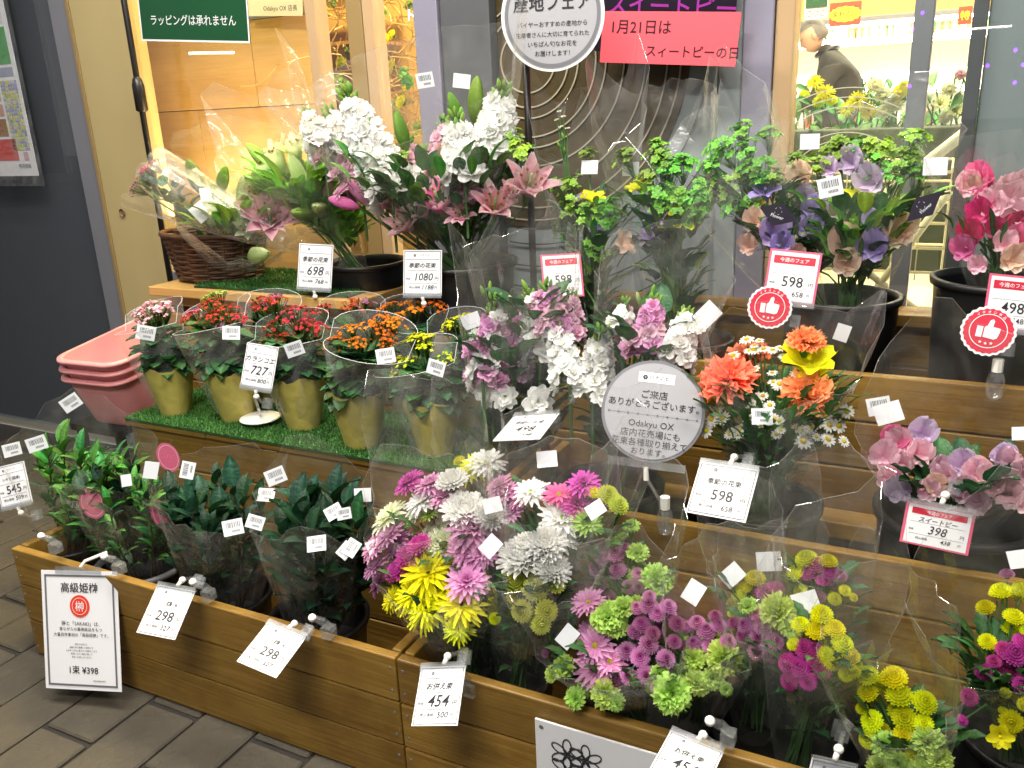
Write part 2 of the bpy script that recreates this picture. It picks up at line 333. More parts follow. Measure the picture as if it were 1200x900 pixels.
def g_carn(c, rn):
    mb = MB(); a, b = PAL[c]
    mb.lathe([(.04, -.55), (.1, -.5), (.13, -.2), (.15, -.02)], 8, (0, 0, 0), (.12, .3, .08))
    pr = lambda t: .25+.85*t**1.2
    for k in range(6):
        n = [8, 8, 7, 6, 5, 3][k]; e = .0 + k*.26
        for i in range(n):
            petal(mb, 2*pi*(i+.5*(k % 2))/n+rn.uniform(-.2, .2), .03, (.47-.035*k)*rn.uniform(.88, 1.06), .42, e+.35, e-.15+rn.uniform(-.2, .25), lerp(a, b, .35), b, 5, .1, ruf=.3, prof=pr, wn=8, notch=.1, rnd=rn)
    return mb
def g_pea(c, rn):
    mb = MB(); a, b = PAL[c]
    pr = lambda t: sin(pi*min(1, t*.75+.12))**.6
    for s in (-1, 1):
        petal(mb, pi/2+s*.42, .0, .62, .75, 1.35, .75, lerp(a, b, .7), b, 6, .12, ruf=.17, prof=pr, wn=7, rnd=rn)
        petal(mb, s*.55-pi/2, .0, .4, .36, .8, -.1, lerp(a, b, .6), lerp(b, (.9, .9, .9), .15), 5, .25, ruf=.12, prof=pr, wn=4, rnd=rn)
        petal(mb, pi/2+s*1.3, .0, .42, .42, .9, .3, lerp(a, b, .6), b, 5, .2, ruf=.2, prof=pr, wn=5, rnd=rn)
    mb.tube([(0, .02, -.2), (0, 0, 0)], .04, 6, (.12, .25, .05))
    return mb
def g_lily(c, rn, dbl=2, open_=1.0):
    mb = MB(); a, b = PAL[c]; rim = (.88, .72, .72) if c != 'W' and c != 'C' else (.8, .84, .6)
    pr = lambda t: sin(pi*min(1, t*.9+.07))**.8
    for k in range(dbl):
        n = 6 if k < 2 else 5
        for i in range(n):
            petal(mb, 2*pi*(i+.5*(k % 2))/n+rn.uniform(-.12, .12), .03, (.64-.1*k)*rn.uniform(.9, 1.08), .25-.02*k, 1.25+.08*k, (1.3-1.5*open_)+k*.3+rn.uniform(-.2, .2), lerp(a, (.5, .6, .2), .3 if c in 'WC' else .05), lerp(a, b, .55), 7, .22, z0=-.3, prof=pr, wn=4, tipc=rim, ruf=.06, rnd=rn)
    for i in range(6):
        an = i*pi/3+.3; mb.tube([(0, 0, -.25), (.08*cos(an), .08*sin(an), 0), (.15*cos(an), .15*sin(an), .14)], .008, 4, (.4, .5, .15))
        mb.tube([(.13*cos(an), .13*sin(an), .14), (.17*cos(an), .17*sin(an), .15)], .02, 4, (.3, .12, .02))
    mb.tube([(0, 0, -.25), (0, 0, .2)], [.015, .025], 5, (.4, .5, .2))
    mb.lathe([(.02, -.5), (.05, -.4), (.07, -.28), (.05, -.2)], 8, (0, 0, 0), (.2, .35, .08))
    return mb
def g_bud(c, rn):
    mb = MB(); n = 12; prof = [(.02, -.5), (.1, -.42), (.17, -.2), (.19, 0), (.16, .22), (.09, .42), (.02, .5)]
    vs = []; cols = []
    base = dict(G=((.12, .3, .03), (.35, .55, .12)), C=((.3, .45, .1), (.7, .75, .4)), P=((.4, .45, .15), (.85, .35, .5)), H=((.5, .1, .25), (.85, .25, .55)), Y=((.5, .5, .02), (.88, .8, .02)))[c]
    for i, (r, z) in enumerate(prof):
        for j in range(n):
            q = 1+.13*cos(3*2*pi*j/n)
            vs.append((r*q*cos(2*pi*j/n), r*q*sin(2*pi*j/n), z)); cols.append(lerp(base[0], base[1], min(1, i/5)*(.6+.4*(j % 4 == 0))))
    fs = [(i*n+j, i*n+(j+1) % n, (i+1)*n+(j+1) % n, (i+1)*n+j) for i in range(len(prof)-1) for j in range(n)]
    mb.add(vs, fs, cols); return mb
def g_floret(c, rn):
    mb = MB(); a, b = PAL[c]; pr = lambda t: .35+.75*sin(pi*min(1, t*.8+.05))
    for k in range(3):
        n = 5-k
        for i in range(n):
            petal(mb, 2*pi*(i+.5*k)/n+rn.uniform(-.2, .2), .02, (.5-.1*k)*rn.uniform(.85, 1.05), .42-.06*k, .25+.45*k, .05+.55*k+rn.uniform(-.3, .3), lerp(a, b, .4), b, 4, .1, ruf=.18, prof=pr, wn=4, rnd=rn)
    mb.lathe([(.02, -.35), (.07, -.25), (.06, 0)], 6, (0, 0, 0), (.2, .35, .1))
    dome(mb, .05, .04, (.4, .45, .1)); return mb
def g_cham(c, rn):
    mb = MB()
    for i in range(12): petal(mb, 2*pi*i/12+rn.uniform(-.1, .1), .13, .34*rn.uniform(.85, 1.08), .16, .1, rn.uniform(-.5, .1), (.8, .82, .74), (.86, .87, .84), 3, .15, rnd=rn)
    dome(mb, .17, .14, (.55, .42, .02), (.8, .62, .02), 10, 3); calyx(mb, .12, .12); mb.tube([(0, 0, -.9), (0, 0, 0)], .02, 4, (.1, .22, .04)); return mb
def g_freesia(c, rn):
    mb = MB(); a, b = PAL[c]; pr = lambda t: sin(pi*min(1, t*.8+.12))**.7
    for k in range(2):
        for i in range(3): petal(mb, 2*pi*(i+.5*k)/3+rn.uniform(-.15, .15), .05, .55*rn.uniform(.9, 1.1), .42, 1.15-.1*k, .1+rn.uniform(-.2, .2), lerp(a, b, .5), b, 6, .2, z0=-.25, prof=pr, wn=4, ruf=.05, rnd=rn)
    mb.lathe([(.03, -.6), (.05, -.45), (.1, -.2)], 8, (0, 0, 0), lerp(a, b, .6)); dome(mb, .04, .1, b); return mb
def g_kal(c, rn):
    mb = MB(); a, b = PAL[c]
    for q in range(30):
        u = rn.uniform(0, 1)**.6*.46; an = rn.uniform(0, 2*pi); cx, cy = u*cos(an), u*sin(an); cz = .16*(1-(u/.46)**2)+rn.uniform(-.04, .04)
        tx, ty = cx*1.2, cy*1.2
        m2 = MB(); s = rn.uniform(.12, .16)
        if rn.random() < .72:
            for k in range(2):
                for i in range(4): petal(m2, 2*pi*(i+.5*k)/4+q, .05, .5-.15*k, .4, .2+.5*k, .1+.3*k, lerp(a, b, .6), b, 2, .1, rnd=rn)
            dome(m2, .1, .08, lerp(b, (.9, .8, .1), .4), n=5, k=2)
        else:
            m2.lathe([(.1, -.4), (.25, -.1), (.2, .2), (.03, .45)], 6, (0, 0, 0), lerp(a, (.15, .3, .05), .3))
        qt = Vector((tx, ty, 1)).normalized().to_track_quat('Z', 'Y')
        mb.add([tuple(qt @ (Vector(v)*s) + Vector((cx, cy, cz))) for v in m2.v], m2.f, m2.c)
        mb.tube([(0, 0, -.55), (cx*.8, cy*.8, cz-.1), (cx, cy, cz-.02)], .012, 3, (.12, .2, .04))
    return mb
def g_umbel(c, rn):
    mb = MB()
    for q in range(24):
        an = rn.uniform(0, 2*pi); u = rn.uniform(.0, .45); cz = rn.uniform(-.15, .22)
        cx, cy = u*cos(an), u*sin(an); qt = Vector((cx*2, cy*2, .7+rn.random())).normalized().to_track_quat('Z', 'Y'); m2 = MB()
        g = rn.uniform(.7, 1.15)
        for i in range(5): petal(m2, 2*pi*i/5+q, .02, .5, .45, .5, .1, (.16*g, .42*g, .03), (.3*g, .68*g, .07), 2, .15, rnd=rn)
        dome(m2, .16, .12, (.4, .55, .05), n=5, k=2)
        mb.add([tuple(qt @ (Vector(v)*.3) + Vector((cx, cy, cz))) for v in m2.v], m2.f, m2.c)
        mb.tube([(0, 0, -.8), (cx, cy, cz)], .01, 3, (.1, .28, .05))
    return mb
def g_leaf(kind, rn, col=None):
    mb = MB()
    c = col or dict(lime=(.2, .42, .05), sakaki=(.018, .085, .03), laurel=(.05, .22, .025), lance=(.05, .2, .03), kal=(.015, .06, .02), heart=(.02, .09, .03), mum=(.03, .1, .025), fern=(.03, .12, .025))[kind]  # lime tone has the backlit look put into its colour
    c2 = tuple(min(1, x*1.5+.01) for x in c)
    W = dict(sakaki=.5, laurel=.36, lime=.34, lance=.2, kal=.72, heart=.7, mum=.5, fern=.22)[kind]
    n = 7; wn = 4
    bend = rn.uniform(-.9, -.3); vs = []; cols = []
    x = z = 0; e = .35
    for i in range(n+1):
        t = i/n
        if i: x += cos(e)/n; z += sin(e)/n; e += bend/n*1.6
        wt = sin(pi*min(1, t**.85*.97+.02))**(.8 if kind != 'lance' else 1.1)*W/2
        if kind in ('kal', 'heart'): wt = (sin(pi*min(1, t**.7*.96+.04))**.6)*W/2
        if kind == 'mum' and i % 2 == 0 and 0 < i < n: wt *= .62
        for j in range(wn+1):
            u = j/wn*2-1
            vs.append((x, u*wt, z+abs(u)*W*.12+(.02*sin(t*15+u*4) if kind in ('kal', 'heart') else 0))); cols.append(c2 if j == wn//2 else lerp(c, c2, .2*rn.random()))
    m = wn+1
    mb.add(vs, [(i*m+j, i*m+j+1, (i+1)*m+j+1, (i+1)*m+j) for i in range(n) for j in range(wn)], cols)
    return mb
_mc = {}
EYE_L = (.42, .05, .25)
def bot(kind, c, v=0):
    k = (kind, c, v)
    if k not in _mc:
        rn = random.Random(hash_(k)); f = kind
        mb = (g_daisy(c, rn) if f == 'daisy' else g_daisy(c, rn, 2, 20, (.6, .5, .05)) if f == 'marg' else g_daisy(c, rn, 4, 18, PAL[c][0]) if f == 'full' else g_ball(c, rn) if f == 'ball' else g_spider(c, rn) if f == 'spider'
              else g_button(c, rn, EYE_L if c in 'LD' else None) if f == 'button' else g_carn(c, rn) if f == 'carn' else g_pea(c, rn) if f == 'pea' else g_lily(c, rn, 2) if f == 'lily'
              else g_lily(c, rn, 3, .75) if f == 'dlily' else g_lily(c, rn, 2, .45) if f == 'hlily' else g_bud(c, rn) if f == 'bud' else g_floret(c, rn) if f == 'floret' else g_cham(c, rn) if f == 'cham'
              else g_freesia(c, rn) if f == 'freesia' else g_kal(c, rn) if f == 'kal' else g_umbel(c, rn) if f == 'umbel' else None)
        _mc[k] = mb.mesh(NAME[kind], M['petal'] if kind != 'umbel' else M['leaf'], True)
    return _mc[k]
def hash_(k):
    h = 7
    for ch in str(k): h = (h*31+ord(ch)) % 1000003
    return h
NAME = dict(daisy='chrysanthemum_flower', marg='daisy_flower', full='chrysanthemum_flower', ball='pompon_flower', spider='spider_chrysanthemum', button='button_flower', carn='carnation', pea='sweet_pea_flower', lily='lily_flower',
            dlily='double_lily_flower', hlily='half_open_lily', bud='bud', floret='floret', cham='chamomile_flower', freesia='freesia_flower', kal='kalanchoe_cluster', umbel='green_flower_cluster')
def leafm(kind, v):
    k = ('leaf', kind, v)
    if k not in _mc:
        rn = random.Random(hash_(k)); g = rn.uniform(.8, 1.35)
        base = dict(lime=(.2, .42, .05), sakaki=(.011, .06, .024), laurel=(.04, .18, .022), lance=(.035, .14, .022), kal=(.022, .1, .026), heart=(.03, .11, .035), mum=(.026, .095, .022), fern=(.04, .17, .03))[kind]  # lime: backlight on the leaves painted in as brighter yellow green
        _mc[k] = g_leaf(kind, rn, tuple(x*g for x in base)).mesh('leaf', M['leaf'], True)
    return _mc[k]
def aim(d, spin=None):
    q = Vector(d).normalized().to_track_quat('Z', 'Y')
    return q @ Quaternion((0, 0, 1), random.uniform(0, 2*pi) if spin is None else spin)
def facing(nrm, spin=0):                                # flat thing lying in XY facing nrm, +Y up
    z = Vector(nrm).normalized(); x = Vector((0, 0, 1)).cross(z).normalized(); y = z.cross(x)
    q = Matrix((x, y, z)).transposed().to_quaternion(); return q @ Quaternion((0, 0, 1), spin)
# sticker
def sticker_mesh(blank=False):
    mb = MB(); mb.box((-.5, -.4, 0), (.5, .4, .02)); 
    if not blank:
        x = -.34
        rn = random.Random(3)
        while x < .34:
            wd = rn.choice([.015, .03, .045]); mb.box((x, -.02, .021), (x+wd, .27, .024), None, 1); x += wd+rn.choice([.02, .035])
        for k in range(7): mb.box((-.1+k*.06, -.26, .021), (-.06+k*.06, -.14, .024), None, 1)
    return mb.mesh('price_sticker', [M['sticker'], M['greyink']])
ST = [sticker_mesh(), sticker_mesh(True)]
def add_sticker(parent, px, py, Y, size=22, spin=0, blank=0, nrm=None):
    p = at(px, py, Y); s = wsize(size, p)
    n = nrm or ((EYE-p).normalized() + Vector((random.uniform(-.4, .4), 0, random.uniform(-.2, .3))))
    return link('price_sticker', ST[blank], parent, p-woff(parent), facing(n, spin), s)
# cellophane sleeve
def sleeve(parent, base, top, r0, r1, back=.25, tip=.12, seed=0, m='film', nth=26, ell=.8, name='cellophane_sleeve', flare=.8, wob=.07, front=0):
    rn = random.Random(seed); base = Vector(base); top = Vector(top); ax = top-base; L = ax.length; a = ax.normalized()
    e1 = Vector((1, 0, 0)); e1 = (e1-a*e1.dot(a)).normalized(); e2 = a.cross(e1)
    if e2.y < 0: e2 = -e2
    mb = MB(); nt_ = 7; vs = []; nth = 34 if wob > .02 else nth
    ph = rn.uniform(0, 6); k1 = rn.choice([2, 3]); crease = [rn.uniform(-1, 1) for _ in range(nth)]
    for i in range(nt_+1):
        t = i/nt_
        for j in range(nth):
            th = 2*pi*j/nth
            hh = 1 + back*max(0, sin(th))**(.8 if wob > .02 else .3) - front*max(0, -sin(th)) + tip*max(0, cos(k1*th+ph))**3 + rn.uniform(-.02, .02)*(i == nt_)*(wob > .02)
            tt = t*hh
            r = r0+(r1-r0)*tt**flare
            r *= 1+wob*(.25+.75*t)*(.75*crease[j]+(.45 if j % 2 else -.45)*(wob > .02)+.5*sin(5*th+ph+3*t))
            vs.append(base + a*L*tt + r*(cos(th)*e1 + ell*sin(th)*e2) + Vector([rn.uniform(-1, 1)*(.0016 if wob > .02 else .0003) for _ in range(3)]))
    fs = []
    for i in range(nt_):
        for j in range(nth):
            q = (i*nth+j, i*nth+(j+1) % nth, (i+1)*nth+(j+1) % nth, (i+1)*nth+j)
            fs += [(q[0], q[1], q[2]), (q[0], q[2], q[3])] if (i+j) % 2 else [(q[0], q[1], q[3]), (q[1], q[2], q[3])]
    mb.add(vs, fs)
    o = part(name, mb, M[m], parent, smooth=(wob < .02))
    if m == 'film':
        eb = MB(); rim = vs[-nth:]; eb.tube(rim+[rim[0]], .00035, 4, cap=False); j = rn.randrange(nth//2, nth); eb.tube([vs[i*nth+j] for i in range(nt_+1)], .00035, 4)
        part('sleeve_seam', eb, M['clear'], parent, kind='stuff')
    return o, vs[-nth:]
# ------------------------------------------------------------------ lamps
def area(name, loc, size, energy, col, target, parent=None):
    l = bpy.data.lights.new(name, 'AREA'); l.shape = 'RECTANGLE'; l.size, l.size_y = size; l.energy = energy; l.color = col
    o = link(name, l, parent, Vector(loc)-woff(parent)); d = (Vector(target)-Vector(loc)); o.rotation_mode = 'QUATERNION'; o.rotation_quaternion = d.to_track_quat('-Z', 'Y'); return o
def tube_lamp(label, c, L, energy, col=(1, .95, .86), ang=0, group='fluorescent canopy lamps'):
    t = thing('fluorescent_lamp', label, 'lamp', c, group)
    mb = MB(); mb.box((-L/2-.04, -.06, .03), (L/2+.04, .06, .09)); link('lamp_housing', mb.mesh('lamp_housing', M['shopwhite']), t)
    mb = MB(); mb.tube([(-L/2, 0, 0), (L/2, 0, 0)], .016, 10); link('lamp_tube', mb.mesh('lamp_tube', M['tube']), t)
    a = area('lamp_light', (c[0], c[1], c[2]-.03), (L, .3), energy, col, (c[0], c[1]-.02, 0), t)
    t.rotation_euler = (0, 0, ang); return t
tube_lamp('long fluorescent lamp under the canopy above the flower stand, left one', (-1.6, 1.0, 2.75), 1.2, 40)
tube_lamp('long fluorescent lamp under the canopy above the flower stand, right one', (-.1, 1.0, 2.75), 1.2, 40)
tube_lamp('fluorescent canopy lamp over the pavement behind the camera, near one', (-.5, -.6, 2.7), 1.2, 52)
def mirrored(px, py, z): p = atz(px, py, z); return (p.x, 4.2-p.y, z)
a_, b_ = mirrored(217, 62, 2.6), mirrored(275, 61, 2.6)
tube_lamp('distant fluorescent lamp whose reflection shows on the wood wall glass', ((a_[0]+b_[0])/2, (a_[1]+b_[1])/2, 2.6), .9, 5, ang=math.atan2(b_[1]-a_[1], b_[0]-a_[0]))
a_ = mirrored(1140, 34, 2.6)
tube_lamp('distant fluorescent lamp whose reflection shows on the door glass', a_, 1.6, 5)

# ------------------------------------------------------------------ setting: ground
mb = MB(); mb.box((-40, -40, -.06), (40, 2.12, -.008)); struct('ground', mb, M['joint'])
pav = thing('pavement', None, None); del_ = None
pav['kind'] = 'structure'
pm = []
for v in range(6):
    rn = random.Random(v); q = MB(); q.box((-.0705, -.1455, -.03), (.0705, .1455, 0)); me = q.mesh('paving_stone', M['paver'])
    for vv in me.vertices:
        if vv.co.z > -.01: vv.co.z += rn.uniform(-.0015, .002); vv.co.x *= rn.uniform(.97, 1); vv.co.y *= rn.uniform(.985, 1)
    pm.append(me)
cnt = 0
for ix in range(-13, 8):
    X = -1.54+ix*.1475
    for iy in range(-1, 7):
        Yc = .884+.148+(iy-3)*.3+(.15 if ix % 2 else 0)
        if Yc > 2.0: continue
        if X > -.35 and Yc > 1.2: continue
        o = link('paving_stone', pm[(ix*7+iy*3) % 6], pav, (X, Yc, 0)); bevel(o, .004, 1); cnt += 1
# ------------------------------------------------------------------ setting: shop front
YF = 2.1
sf = thing('shop_front', 'grey and cream shop front with glass panes and posts behind the flowers', 'shop front', (-1, YF, 0))
def fp(name, x0, x1, m, z0=0, z1=3.1, y0=YF, y1=YF+.06, bw=.003, lab=None):
    o = boxpart(name, (x0, y0, z0), (x1, y1, z1), M[m], sf, bw)
    if lab: o['label'] = lab
    return o
fp('door_pane', -4.6, -2.768, 'smoke', .04, 3.1, YF+.02, YF+.03, 0, 'dark glass door at the left')
fp('reflection_sheet', -4.6, -2.768, 'panel', .02, 3.1, YF+.035, YF+.05, 0)  # grey sheet added behind the glass, its colour stands in for the door's reflection
fp('door_frame', -2.768, -2.675, 'frame'); fp('edge_trim', -2.673, -2.655, 'edge', 0, 3.1, YF-.012, YF+.05)
fp('cream_panel', -2.653, -2.40, 'cream', y0=YF-.01)
fp('window_pane', -2.398, -1.695, 'glass', .7, 3.1, YF+.02, YF+.024, 0)
fp('window_sill', -2.398, -1.23, 'frame', .0, .72)
fp('mullion', -1.693, -1.657, 'orange'); fp('window_pane', -1.655, -1.552, 'glass', .72, 3.1, YF+.02, YF+.024, 0)
fp('mullion', -1.55, -1.497, 'edge', lab='bronze grey window mullion'); fp('mullion', -1.495, -1.461, 'orange'); fp('window_pane', -1.459, -1.307, 'glass', .72, 3.1, YF+.02, YF+.024, 0)  # tan strip paints in the lit edge of the bronze mullion
fp('post', -1.305, -1.232, 'lilac', y0=YF-.04); fp('dark_panel', -1.23, -1.085, 'darkpanel', y0=YF-.03)
fp('back_panel', -1.083, -.505, 'panel', y0=YF+.01)
fp('post', -.503, -.45, 'panel', y0=YF-.02); fp('post', -.448, -.382, 'lilac', y0=YF-.03); fp('tan_post', -.38, -.339, 'orange', y0=YF-.02)
fp('door_pane', -.337, -.105, 'glass', .05, 3.1, YF+.02, YF+.024, 0); fp('post', -.103, -.064, 'frame'); fp('door_pane', -.062, .004, 'glass', .05, 3.1, YF+.02, YF+.024, 0)
fp('post', .006, .034, 'darkpanel', y0=YF-.03); fp('grey_side_panel', .036, 1.6, 'panel', y0=YF-.01)
fp('sliding_pane', -.33, 1.5, 'glass', .8, 3.1, YF-.075, YF-.071, 0, 'outer sliding glass pane at the right')
# plug on the cream panel, pole at the wood wall
mb = MB(); p = at(144, 249, YF-.012); mb.lathe([(0, 0), (.012, 0), (.013, -.003), (.013, -.006)], 16, (0, 0, 0)); o = link('screw_cap', mb.mesh('screw_cap', M['bolt']), sf, p-woff(sf)); o.rotation_euler = (-pi/2, 0, 0)
pl = thing('curtain_pole', 'thin black pole standing against the glass beside the cream panel', 'pole', (at(170, 150, 2.03).x, 2.03, 0))
mb = MB(); mb.tube([(0, 0, 0), (0, 0, 3)], .0095, 10); link('pole', mb.mesh('pole', M['dark'], True), pl)
mb = MB(); mb.lathe([(.01, -.05), (.019, -.045), (.019, .03), (.014, .05), (.009, .055)], 10); link('pole_grip', mb.mesh('pole_grip', M['dark'], True), pl, (0, 0, at(163, 112, 2.03).z))
# ring disc
cx, cz = -.997, 1.319
disc = thing('ring_disc', 'brown round disc with pale growth rings on the grey panel', 'wall disc', (cx, YF+.002, cz))
N_ = 96; YD = YF+.004
def clipx(x): return max(-1.082, min(-.507, x))
mb = MB()
vs = [(clipx(cx+.42*cos(2*pi*i/N_)), YD, cz+.42*sin(2*pi*i/N_)) for i in range(N_)] + [(clipx(cx+.42*cos(2*pi*i/N_)), YD+.01, cz+.42*sin(2*pi*i/N_)) for i in range(N_)]
mb.add(vs, [tuple(range(N_))] + [(i, i+N_, (i+1) % N_+N_, (i+1) % N_) for i in range(N_)])
part('disc', mb, M['brown'], disc)
for r, m in [(.076, 'ringw'), (.112, 'ringw'), (.139, 'ringw'), (.186, 'ringw'), (.213, 'ringw'), (.26, 'ringw'), (.315, 'ringw'), (.368, 'ringw'), (.401, 'ringw'), (.466, 'ringd'), (.526, 'ringd'), (.585, 'ringd'), (.653, 'ringd'), (.725, 'ringd'), (.79, 'ringd')]:
    mb = MB(); K = 160; hw = .0018
    for i in range(K):
        a0, a1 = 2*pi*i/K, 2*pi*(i+1)/K
        if not (-1.08 < cx+r*cos(a0) < -.508 and -1.08 < cx+r*cos(a1) < -.508): continue
        if cz+r*sin(a0) < .5: continue
        q = [(cx+(r+s*hw)*cos(a), YD-.004+d, cz+(r+s*hw)*sin(a)) for d in (0, .003) for a, s in ((a0, -1), (a1, -1), (a1, 1), (a0, 1))]
        mb.add(q, [(0, 3, 2, 1), (0, 1, 5, 4), (2, 3, 7, 6)])
    part('ring_line', mb, M[m], disc)
# frosted ring lines on the glass panes
def glass_rings(px, py, radii, x0, x1, Y, label, a_lo=0, a_hi=pi):
    c = at(px, py, Y); t = thing('glass_ring_decal', label, 'window decal', c)
    for r in radii:
        mb = MB(); K = 64
        for i in range(K):
            a0, a1 = a_lo+(a_hi-a_lo)*i/K, a_lo+(a_hi-a_lo)*(i+1)/K
            if not (x0 < c.x+r*cos(a0) < x1 and x0 < c.x+r*cos(a1) < x1): continue
            q = [(c.x+(r+s*.001)*cos(a), Y+d, c.z+(r+s*.001)*sin(a)) for d in (0, .001) for a, s in ((a0, -1), (a1, -1), (a1, 1), (a0, 1))]
            mb.add(q, [(0, 3, 2, 1), (4, 5, 6, 7)])
        if mb.v: part('ring_line', mb, M['ringg'], t)
glass_rings(985, 235, [.1, .135, .15, .205, .225, .245], -.335, -.108, YF+.012, 'fine pale rings printed on the door glass above the green sprays')
glass_rings(396, 135, [.06, .085, .115], -1.654, -1.554, YF+.012, 'pale ring lines on the narrow window left of the white stocks')
# ------------------------------------------------------------------ setting: interior
iw = thing('wood_panel_wall', 'honey coloured wall of large wood panels behind the left glass', 'wall', (-2, 2.36, 0))
YW = 2.36
zj = at(270, 127, YW).z; zt = at(320, 20, YW).z
xv1 = at(299, 90, YW).x; xv2 = at(235, 150, YW).x
for a, b in ((-2.9, xv1), (xv1, -1.89)): boxpart('wood_panel', (a+.0015, YW, zj+.0015), (b-.0015, YW+.02, zt-.0015), M['ply'], iw, .001)
for a, b in ((-2.9, xv2), (xv2, -1.89)): boxpart('wood_panel', (a+.0015, YW, zj-.6), (b-.0015, YW+.02, zj-.0015), M['ply'], iw, .001)
boxpart('panel_rail', (-2.9, YW-.012, zt), (-1.89, YW+.03, zt+.02), M['frame'], iw, .001)
boxpart('upper_panel', (-2.9, YW, zt+.0215), (-1.89, YW+.02, 3.1), M['cream'], iw)
boxpart('panel_backing', (-2.95, YW+.022, 0), (-1.885, YW+.03, 3.1), M['dark'], iw)
mb = MB(); mb.box((-6, YF+.1, -.05), (6, 10, -.004)); struct('shop_floor', mb, M['shopfloor'])
mb = MB(); mb.box((-6, 9.6, 0), (6, 9.7, 3.2)); struct('shop_back_wall', mb, M['yellowwall'])
mb = MB(); mb.box((-6, YF+.05, 3.12), (6, 9.7, 3.2)); struct('shop_ceiling', mb, M['shopwhite'])
mb = MB(); mb.box((2.6, YF+.1, 0), (2.7, 9.6, 3.1)); struct('shop_side_wall', mb, M['shopwhite'])
for k, (x, y) in enumerate([(-1.2, 3.6), (.3, 3.6), (-1.2, 6.0), (.3, 6.0), (-1.2, 8.2), (.3, 8.2)]):
    t = thing('ceiling_light_panel', 'bright ceiling light panel inside the shop', 'lamp', (x, y, 3.08), 'ceiling lights inside the shop')
    mb = MB(); mb.box((-.5, -.15, 0), (.5, .15, .03)); link('diffuser', mb.mesh('diffuser', M['shopglow']), t)
    area('panel_light', (x, y, 3.05), (1, .3), 95, (1, .86, .6), (x, y, 0), t)
# dried flower window display
dd = thing('dried_flower_display', 'gold lit tangle of dried twigs and flowers behind the narrow windows', 'display', (-1.5, 2.6, .8))
mb = MB()
for k in range(260):
    p = Vector((random.uniform(-2.1, -1.5), random.uniform(2.4, 2.85), random.uniform(1.0, 1.8))); d = Vector([random.gauss(0, 1) for _ in range(3)]).normalized(); pts = [p]
    for i in range(5): d = (d+Vector([random.gauss(0, .6) for _ in range(3)])).normalized(); pts.append(pts[-1]+d*.05)
    mb.tube(pts, .002, 3)
part('twig_tangle', mb, M['gold'], dd, kind='stuff')
for k in range(60):
    p = Vector((random.uniform(-2.1, -1.5), random.uniform(2.4, 2.8), random.uniform(1.05, 1.75)))
    link(NAME['umbel'] if k % 3 else 'button_flower', bot('umbel', 'G', k % 3) if k % 3 else bot('button', 'Y', k % 2), dd, p-woff(dd), aim((random.gauss(0, 1), -1, .6)), random.uniform(.04, .07))
boxpart('display_back', (-2.7, 3.02, .4), (-1.2, 3.04, 3.1), M['yellowwall'], dd)
for z in (1.28, 1.46, 1.62): boxpart('shelf', (-2.35, 2.75, z), (-1.95, 2.98, z+.012), M['ply'], dd)
area('display_spot', (-1.85, 2.4, 2.9), (.5, .2), 110, (1, .72, .3), (-1.85, 2.75, 1.2), dd)
area('wall_wash', (-2.1, 2.2, 2.95), (.8, .08), 40, (1, .76, .42), (-2.1, 2.36, 1.0), iw)
area('wall_wash', (-2.05, 2.16, .9), (.7, .06), 7, (1, .76, .42), (-2.05, 2.36, 1.5), iw)
# shelving case deep in the shop
fc = thing('refrigerated_case', 'brightly lit white refrigerated case with produce deep in the shop', 'display case', (-.9, 8.2, 0))
c0 = at(968, 36, 8.2); c1 = at(1075, 130, 8.2); c2 = at(1150, 60, 8.2)
boxpart('case_back', (c0.x-1.2, 8.5, .0), (c2.x+.5, 8.56, c0.z+.1), M['shopwhite'], fc)
for k, z in enumerate((.55, .9, 1.22, c0.z-.12)):
    boxpart('shelf', (c0.x-1.2, 8.05, z), (c2.x+.5, 8.49, z+.03), M['shopwhite'], fc, .004)
    mb = MB(); mb.box((c0.x-1.1, 8.12, z-.02), (c2.x+.4, 8.16, z-.004)); part('shelf_light', mb, M['shopglow'], fc)
    mb = MB(); rn = random.Random(k)
    for i in range(60):
        x = c0.x-1.0+i*.06; col = rn.choice([(.1, .35, .05), (.6, .5, .1), (.7, .6, .4), (.75, .75, .7), (.5, .08, .04), (.2, .4, .1)])
        mb.lathe([(.0, .14), (.025, .12), (.032, .06), (.02, 0)], 6, (x, 8.2+rn.uniform(0, .1), z+.03), col)
    part('produce_row', mb, M['matte'], fc, kind='stuff')
boxpart('case_canopy', (c0.x-1.2, 7.95, c0.z-.0), (c2.x+.5, 8.5, c0.z+.07), M['frame'], fc, .004)
area('case_light', (c0.x+.3, 7.9, c0.z), (2.6, .1), 330, (1, .95, .82), (c0.x+.3, 8.5, .8), fc)
# inner signs
def flatsign(name, label, cat, px0, py0, px1, py1, Y, m, txt, bold=.02, rows=None, extra=None):
    a = at(px0, py0, Y); b = at(px1, py1, Y); t = thing(name, label, cat, ((a.x+b.x)/2, Y, (a.z+b.z)/2))
    wd, h = abs(b.x-a.x), abs(a.z-b.z)
    boxpart('board', (min(a.x, b.x), Y, min(a.z, b.z)), (max(a.x, b.x), Y+.004, max(a.z, b.z)), M[m], t)
    for s, fx, fz, fw, m2 in txt:
        mb = MB(); put_text(mb, s, 0, 0, wd=wd*fw, bold=bold); mb.v = [(t.location.x+v[0]+fx*wd, Y-.003, t.location.z+v[1]+fz*h) for v in mb.v]; part('lettering', mb, M[m2], t)
    return t, wd, h
flatsign('sale_sign', 'red and yellow sale sign hanging inside the shop beside the man', 'sign', 973, 4, 1008, 29, 7.2, 'red', [('家計応援', 0, 0, .8, 'ink')], .04)
